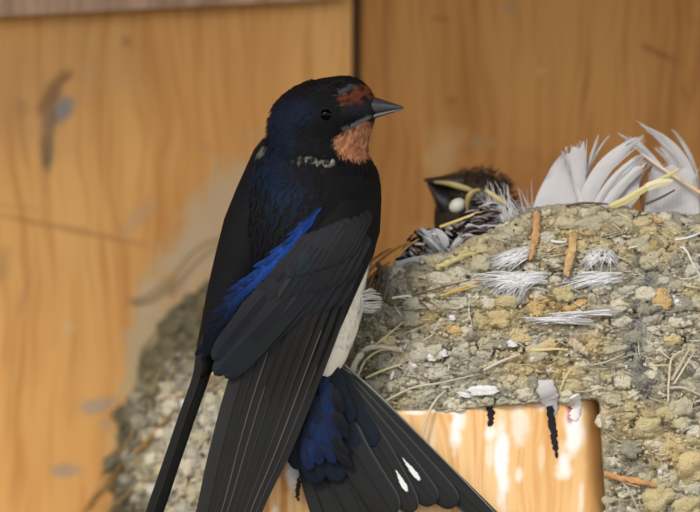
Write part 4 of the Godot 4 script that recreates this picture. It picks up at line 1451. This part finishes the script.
# ---------------------------------------------------------------- loose feathers and litter on the rim
func vane_set(o: Node3D, list: Array, col: Color) -> void:
	for l in list:
		var b := Build.new()
		var z: float = l[6]
		var lift: float = l[7]
		var e1 := bezier(Vector3(l[0].x, l[0].y, z), Vector3(l[1].x, l[1].y, z + lift * 0.5), Vector3(l[2].x, l[2].y, z + lift), 26)
		var e2 := bezier(Vector3(l[3].x, l[3].y, z), Vector3(l[4].x, l[4].y, z + lift * 0.5), Vector3(l[5].x, l[5].y, z + lift), 26)
		for i in int(l[8]) + 2:   # single barbs that have come unhooked
			var q := rng.randf()
			var k := rng.randi_range(8, 16)
			var a1 := e1[k].lerp(e2[k], q)
			var a3 := e1[25].lerp(e2[25], clampf(q + rng.randf_range(-0.3, 0.3), -0.15, 1.15))
			var a2 := e1[20].lerp(e2[20], q) + Vector3(0, 0, 2)
			a3 += (a3 - a2) * rng.randf_range(0.0, 0.35)
			stem(b, bezier(a1, a2, a3, 7), 0.6, 0.55, 0.15, col * rng.randf_range(0.85, 1.1), 4)
		sheet(b, e1, e2, 3.0, col, maxi(4, int(l[8] * 2.2)), 0.5, l[9])
		put(b, "vane", mats.down, o)


func strands(b: Build, count: int, from: Vector3, spread: Vector3, to: Vector3, splay: Vector3, bow: Vector3, r: float, tones: Array) -> void:
	for i in count:
		var p := from + Vector3(rng.randf_range(-1, 1), rng.randf_range(-1, 1), rng.randf_range(-1, 1)) * spread
		var q := to + Vector3(rng.randf_range(-1, 1), rng.randf_range(-1, 1), rng.randf_range(-1, 1)) * splay
		stem(b, bezier(p, p.lerp(q, 0.5) + bow * rng.randf_range(0.4, 1.3), q, 8), r, r * 0.85, r * 0.25, tones[rng.randi() % tones.size()], 4)


func build_loose_feathers() -> void:
	var white := C(206, 204, 204)
	var f := thing("white_feather", P(Vector3(560, 212, -75)), "broad curled white feather with split vane, standing left on the nest rim", "feather", "white feathers on the rim")
	vane_set(f, [
		[Vector2(532, 214), Vector2(536, 186), Vector2(565, 151), Vector2(583, 212), Vector2(576, 178), Vector2(566, 150), -62, 4, 20, 0.0],
		[Vector2(578, 204), Vector2(572, 176), Vector2(565, 151), Vector2(582, 206), Vector2(589, 172), Vector2(584, 141), -59, 8, 12, 0.05],
		[Vector2(546, 180), Vector2(549, 166), Vector2(564, 152), Vector2(558, 182), Vector2(560, 168), Vector2(566, 152), -70, 0, 6, 0.1],
		[Vector2(578, 192), Vector2(586, 165), Vector2(597, 138), Vector2(581, 193), Vector2(591, 168), Vector2(598.5, 139), -64, 6, 3, 0.0],
		[Vector2(580, 190), Vector2(588, 158), Vector2(607, 137), Vector2(582, 191), Vector2(592, 160), Vector2(608, 138.5), -66, 6, 3, 0.0],
		[Vector2(576, 210), Vector2(588, 154), Vector2(637, 137), Vector2(593, 210), Vector2(602, 172), Vector2(641, 143), -58, 10, 12, 0.12],
		[Vector2(590, 210), Vector2(606, 172), Vector2(641, 153), Vector2(598, 210), Vector2(613, 179), Vector2(643, 158), -56, 10, 7, 0.1],
		[Vector2(597, 212), Vector2(612, 178), Vector2(643, 160), Vector2(608, 214), Vector2(626, 184), Vector2(646, 168), -57, 10, 8, 0.1],
		[Vector2(606, 214), Vector2(616, 190), Vector2(644, 172), Vector2(626, 216), Vector2(632, 204), Vector2(645, 192), -62, 4, 8, 0.1],
	], white)
	var b := Build.new()
	stem(b, smooth_line([Vector3(524, 219, -52), Vector3(531, 213, -56), Vector3(545, 209, -60), Vector3(575, 209, -62), Vector3(625, 216, -64)], 24), 1.2, 1.5, 0.6, C(232, 230, 222), 7)
	stem(b, smooth_line([Vector3(582, 204, -57), Vector3(574, 178, -56), Vector3(565, 151, -57)], 14), 0.9, 0.7, 0.3, C(206, 206, 208), 6)
	put(b, "shaft", mats.quill, f)
	f = thing("white_feather", P(Vector3(676, 214, -80)), "second white feather with tan quill and arching plume at rim's right", "feather", "white feathers on the rim")
	vane_set(f, [
		[Vector2(644, 213), Vector2(647, 186), Vector2(653, 162), Vector2(700, 216), Vector2(699, 190), Vector2(693, 168), -72, 4, 18, 0.05],
		[Vector2(700, 214), Vector2(703, 146), Vector2(642, 124), Vector2(684, 206), Vector2(690, 160), Vector2(652, 135), -84, 4, 14, 0.2],
		[Vector2(656, 172), Vector2(642, 152), Vector2(618, 134), Vector2(664, 168), Vector2(650, 150), Vector2(638, 140), -68, 2, 9, 0.15],
		[Vector2(698, 200), Vector2(698, 156), Vector2(672, 130), Vector2(700, 200), Vector2(701, 156), Vector2(675, 131), -88, 2, 3, 0.0],
		[Vector2(680, 190), Vector2(676, 166), Vector2(656, 150), Vector2(690, 190), Vector2(688, 162), Vector2(664, 142), -86, 0, 9, 0.4],
		[Vector2(700, 214), Vector2(712, 190), Vector2(716, 170), Vector2(740, 220), Vector2(742, 200), Vector2(736, 180), -76, 0, 12, 0.2],
	], white)
	b = Build.new()
	stem(b, smooth_line([Vector3(716, 202, -56), Vector3(688, 185, -58), Vector3(653, 162, -60), Vector3(628, 142, -62)], 24), 2.2, 1.8, 0.5, C(206, 160, 96), 8, 1.0, C(226, 220, 214))
	put(b, "shaft", mats.quill, f)
	# chaff, twigs lying over the feathers
	b = Build.new()
	plume(b, smooth_line([Vector3(610, 207, -44), Vector3(628, 199, -40), Vector3(646, 188, -40), Vector3(682, 168, -44)], 30), {"width": 3.6, "tip": 0.3, "base": 0.5, "color": C(192, 182, 128), "edge": C(206, 198, 150), "shaft": C(170, 156, 96), "camber": 0.3})
	plume(b, smooth_line([Vector3(644, 189, -41), Vector3(656, 184, -38), Vector3(674, 181, -42)], 20), {"width": 4.2, "tip": 0.4, "base": 0.2, "color": C(208, 198, 162), "edge": C(216, 208, 174), "shaft": C(190, 176, 130), "camber": 0.3})
	tag(put(b, "chaff_husk", mats.straw), "pale yellow-green grass husk lying slantwise across second feather", "straw")
	for t in [[[Vector3(643, 210, -46), Vector3(641, 192, -44), Vector3(642, 180, -44), Vector3(652, 166, -48)], 1.7, C(92, 62, 36), "crooked brown twig standing upright against the white feathers", "twig"], [[Vector3(646, 204, -44), Vector3(660, 198, -40), Vector3(675, 190, -42)], 1.3, C(74, 70, 68), "thin dark stem slanting over right-hand feather sheet", "stem"], [[Vector3(566, 206, -44), Vector3(584, 203, -42), Vector3(608, 204, -44)], 1.2, C(82, 66, 60), "dark straight stem lying level along foot of broad feather", "stem"], [[Vector3(440, 227, -64), Vector3(462, 219, -58), Vector3(485, 210, -62)], 1.5, C(200, 180, 116), "single yellow straw lying in front of the two nestlings", "straw"]]:
		b = Build.new()
		stem(b, smooth_line(t[0], 20), t[1], t[1], t[1] * 0.7, t[2], 8)
		tag(put(b, "grass_stem" if t[4] != "twig" else "twig", mats.straw), t[3], t[4])
	# wispy grey down behind the rim
	var grey := [C(190, 188, 186), C(160, 158, 158), C(210, 208, 206)]
	b = Build.new()
	for i in 46:
		var x := rng.randf_range(488, 532)
		stem(b, bezier(Vector3(x + 4, 222, -70), Vector3(x, 208, -66), Vector3(x - 10 + rng.randf_range(-6, 12), rng.randf_range(180, 208), -70), 7), 0.9, 0.7, 0.2, grey[i % 3], 4)
	tag(put(b, "grey_down", mats.down), "wispy tuft of grey down between nestlings and broad white feather", "feather")
	# barred tuft
	b = Build.new()
	for i in 340:
		var x := rng.randf_range(394, 456)
		var y := lerpf(262, 252, (x - 398) / 52.0) - rng.randf_range(0, 28) * smoothstep(392.0, 416.0, x)
		var a := rng.randf_range(0.2, 1.0) if rng.randf() < 0.6 else rng.randf_range(-0.9, 0.1)
		var l := rng.randf_range(6, 15)
		var z := -84.0 + rng.randf_range(-10, 12)
		stem(b, bezier(Vector3(x, y, z), Vector3(x + cos(a) * l * 0.5, y + sin(a) * l * 0.5 - 1.0, z + 4.0), Vector3(x + cos(a) * l, y + sin(a) * l, z), 5), 1.2, 1.1, 0.4, [C(38, 32, 32), C(60, 50, 48), C(222, 220, 216), C(150, 146, 142), C(30, 26, 28)][i % 5], 4)
	var tuft := put(b, "barred_feather", mats.down)
	tag(tuft, "tangled black-and-white barred feather on rim left of the nestlings", "feather")
	b = Build.new()
	for i in 130:
		var x := rng.randf_range(466, 496)
		var y := rng.randf_range(206, 236) - (x - 480.0) * 0.35
		var l := rng.randf_range(7, 16)
		var z := -62.0 + rng.randf_range(-8, 6)
		stem(b, bezier(Vector3(x - l * 0.5, y + 2.0, z), Vector3(x, y - 1.0, z + 3.0), Vector3(x + l * 0.5, y + rng.randf_range(-2, 4), z), 5), 1.0, 1.1, 0.4, [C(48, 38, 40), C(70, 58, 60), C(196, 192, 192), C(120, 108, 110), C(40, 32, 34), C(150, 140, 140)][i % 6], 4)
	tag(put(b, "barred_feather", mats.down), "purple-grey banded feather on the rim just below yellow gape", "feather")
	for s in [[[Vector3(395, 267, -66), Vector3(412, 262, -62), Vector3(437, 258, -64)], 4.6, "small white feather lying flat along the rim under barred tuft"], [[Vector3(433, 231, -74), Vector3(443, 238, -68), Vector3(446, 248, -70)], 4.6, "small rounded white feather stuck on right side of barred tuft"], [[Vector3(420, 231, -72), Vector3(430, 241, -66), Vector3(441, 250, -70)], 1.7, "bare white quill slanting across the barred tuft"], [[Vector3(452, 248, -70), Vector3(464, 238, -66), Vector3(478, 230, -72)], 3.4, "pale ruffled feather between barred tuft and smaller nestling"]]:
		b = Build.new()
		plume(b, smooth_line(s[0], 20), {"width": s[1], "tip": 0.5, "base": 0.4, "color": C(176, 178, 182), "edge": C(205, 205, 205), "shaft": C(160, 160, 160), "camber": 0.3, "left": 0.75})
		strands(b, 40, s[0][0], Vector3(3, 3, 1), s[0][2], Vector3(7, 7, 3), Vector3(0, -2, 4), 0.55, [C(200, 200, 204), C(150, 150, 154), C(90, 88, 90)])
		tag(put(b, "small_feather", mats.down), s[2], "feather")
	# fluff on the nest's face
	var w := [C(222, 222, 224), C(196, 196, 196), C(228, 228, 228), C(176, 176, 174)]
	b = Build.new()
	for i in 110:
		var p := on_nest(rng.randf_range(522, 548), rng.randf_range(272, 284), 8.0)
		var f1 := rng.randf()
		var q := on_nest(lerpf(474, 520, f1) + rng.randf_range(-6, 6), lerpf(274, 303, pow(f1, 0.7)) + rng.randf_range(-6, 4), 7.0)
		stem(b, bezier(p, Vector3(lerpf(p.x, q.x, 0.55), minf(p.y, q.y) - 3.0 + rng.randf_range(-3, 3), maxf(p.z, q.z) + 7.0), q, 9), 0.5, rng.randf_range(0.4, 0.9), 0.2, w[i % 4], 4)
	tag(put(b, "downy_feather", mats.down), "large fluffy white down feather matted on nest face, left of centre", "feather", "down on the nest face")
	b = Build.new()
	for i in 60:
		var p := on_nest(rng.randf_range(520, 536), rng.randf_range(246, 258), 7.0)
		var q := on_nest(rng.randf_range(482, 512), rng.randf_range(258, 274), 6.0)
		stem(b, bezier(p, p.lerp(q, 0.5) + Vector3(0, -3, 7), q, 7), 0.45, 0.6, 0.2, w[i % 4], 4)
	tag(put(b, "downy_feather", mats.down), "thin white down wisp beside orange-brown bark strip, upper nest face", "feather", "down on the nest face")
	b = Build.new()
	for i in 80:
		var p := on_nest(rng.randf_range(588, 612), rng.randf_range(248, 258), 8.0)
		var q := on_nest(p.x + rng.randf_range(-16, 10), p.y + rng.randf_range(6, 16), 6.0)
		stem(b, bezier(p, p.lerp(q, 0.5) + Vector3(0, -2, 6), q, 6), 0.5, 0.6, 0.2, w[i % 4], 4)
	tag(put(b, "downy_feather", mats.down), "round white down puff to right of the golden bark strip", "feather", "down on the nest face")
	b = Build.new()
	for i in 60:
		var p := on_nest(rng.randf_range(596, 624), rng.randf_range(272, 282), 8.0)
		var q := on_nest(p.x - rng.randf_range(14, 46), p.y + rng.randf_range(0, 12), 6.0)
		stem(b, bezier(p, p.lerp(q, 0.5) + Vector3(0, -2, 6), q, 6), 0.45, 0.6, 0.2, w[i % 4], 4)
	tag(put(b, "downy_feather", mats.down), "straggling white down streak on nest face above two flattened feathers", "feather", "down on the nest face")
	for s in [[[Vector2(620, 312), Vector2(596, 313), Vector2(556, 317)], 3.4, "upper of two flattened grey-white feathers pressed level into nest face"], [[Vector2(594, 322), Vector2(566, 321), Vector2(530, 321)], 3.2, "lower of two flattened grey-white feathers pressed level into nest face"]]:
		b = Build.new()
		var pts := []
		for p in s[0]:
			pts.append(on_nest(p.x, p.y, 11.0))
		plume(b, smooth_line(pts, 26), {"width": s[1], "tip": 0.3, "base": 0.4, "color": C(150, 147, 140), "edge": C(190, 188, 184), "left_edge": true, "shaft": C(214, 212, 208), "camber": 0.25})
		strands(b, 16, pts[1], Vector3(18, 3, 1), pts[2], Vector3(12, 4, 2), Vector3(0, -1, 3), 0.7, w)
		tag(put(b, "flat_feather", mats.down), s[2], "feather")
	# thin stems on the wall above the old flank
	for s in [[[Vector3(165, 292, -352), Vector3(178, 268, -346), Vector3(200, 246, -346), Vector3(226, 236, -352)], 1.6, "dark curved root curling on the wall left of swallow"], [[Vector3(128, 300, -353), Vector3(146, 296, -350), Vector3(168, 278, -352)], 1.8, "short pale curved rootlet on wall below the dark root"]]:
		b = Build.new()
		stem(b, smooth_line(s[0], 20), s[1], s[1], s[1] * 0.6, C(150, 126, 88), 7)
		tag(put(b, "rootlet", mats.straw), s[2], "root")
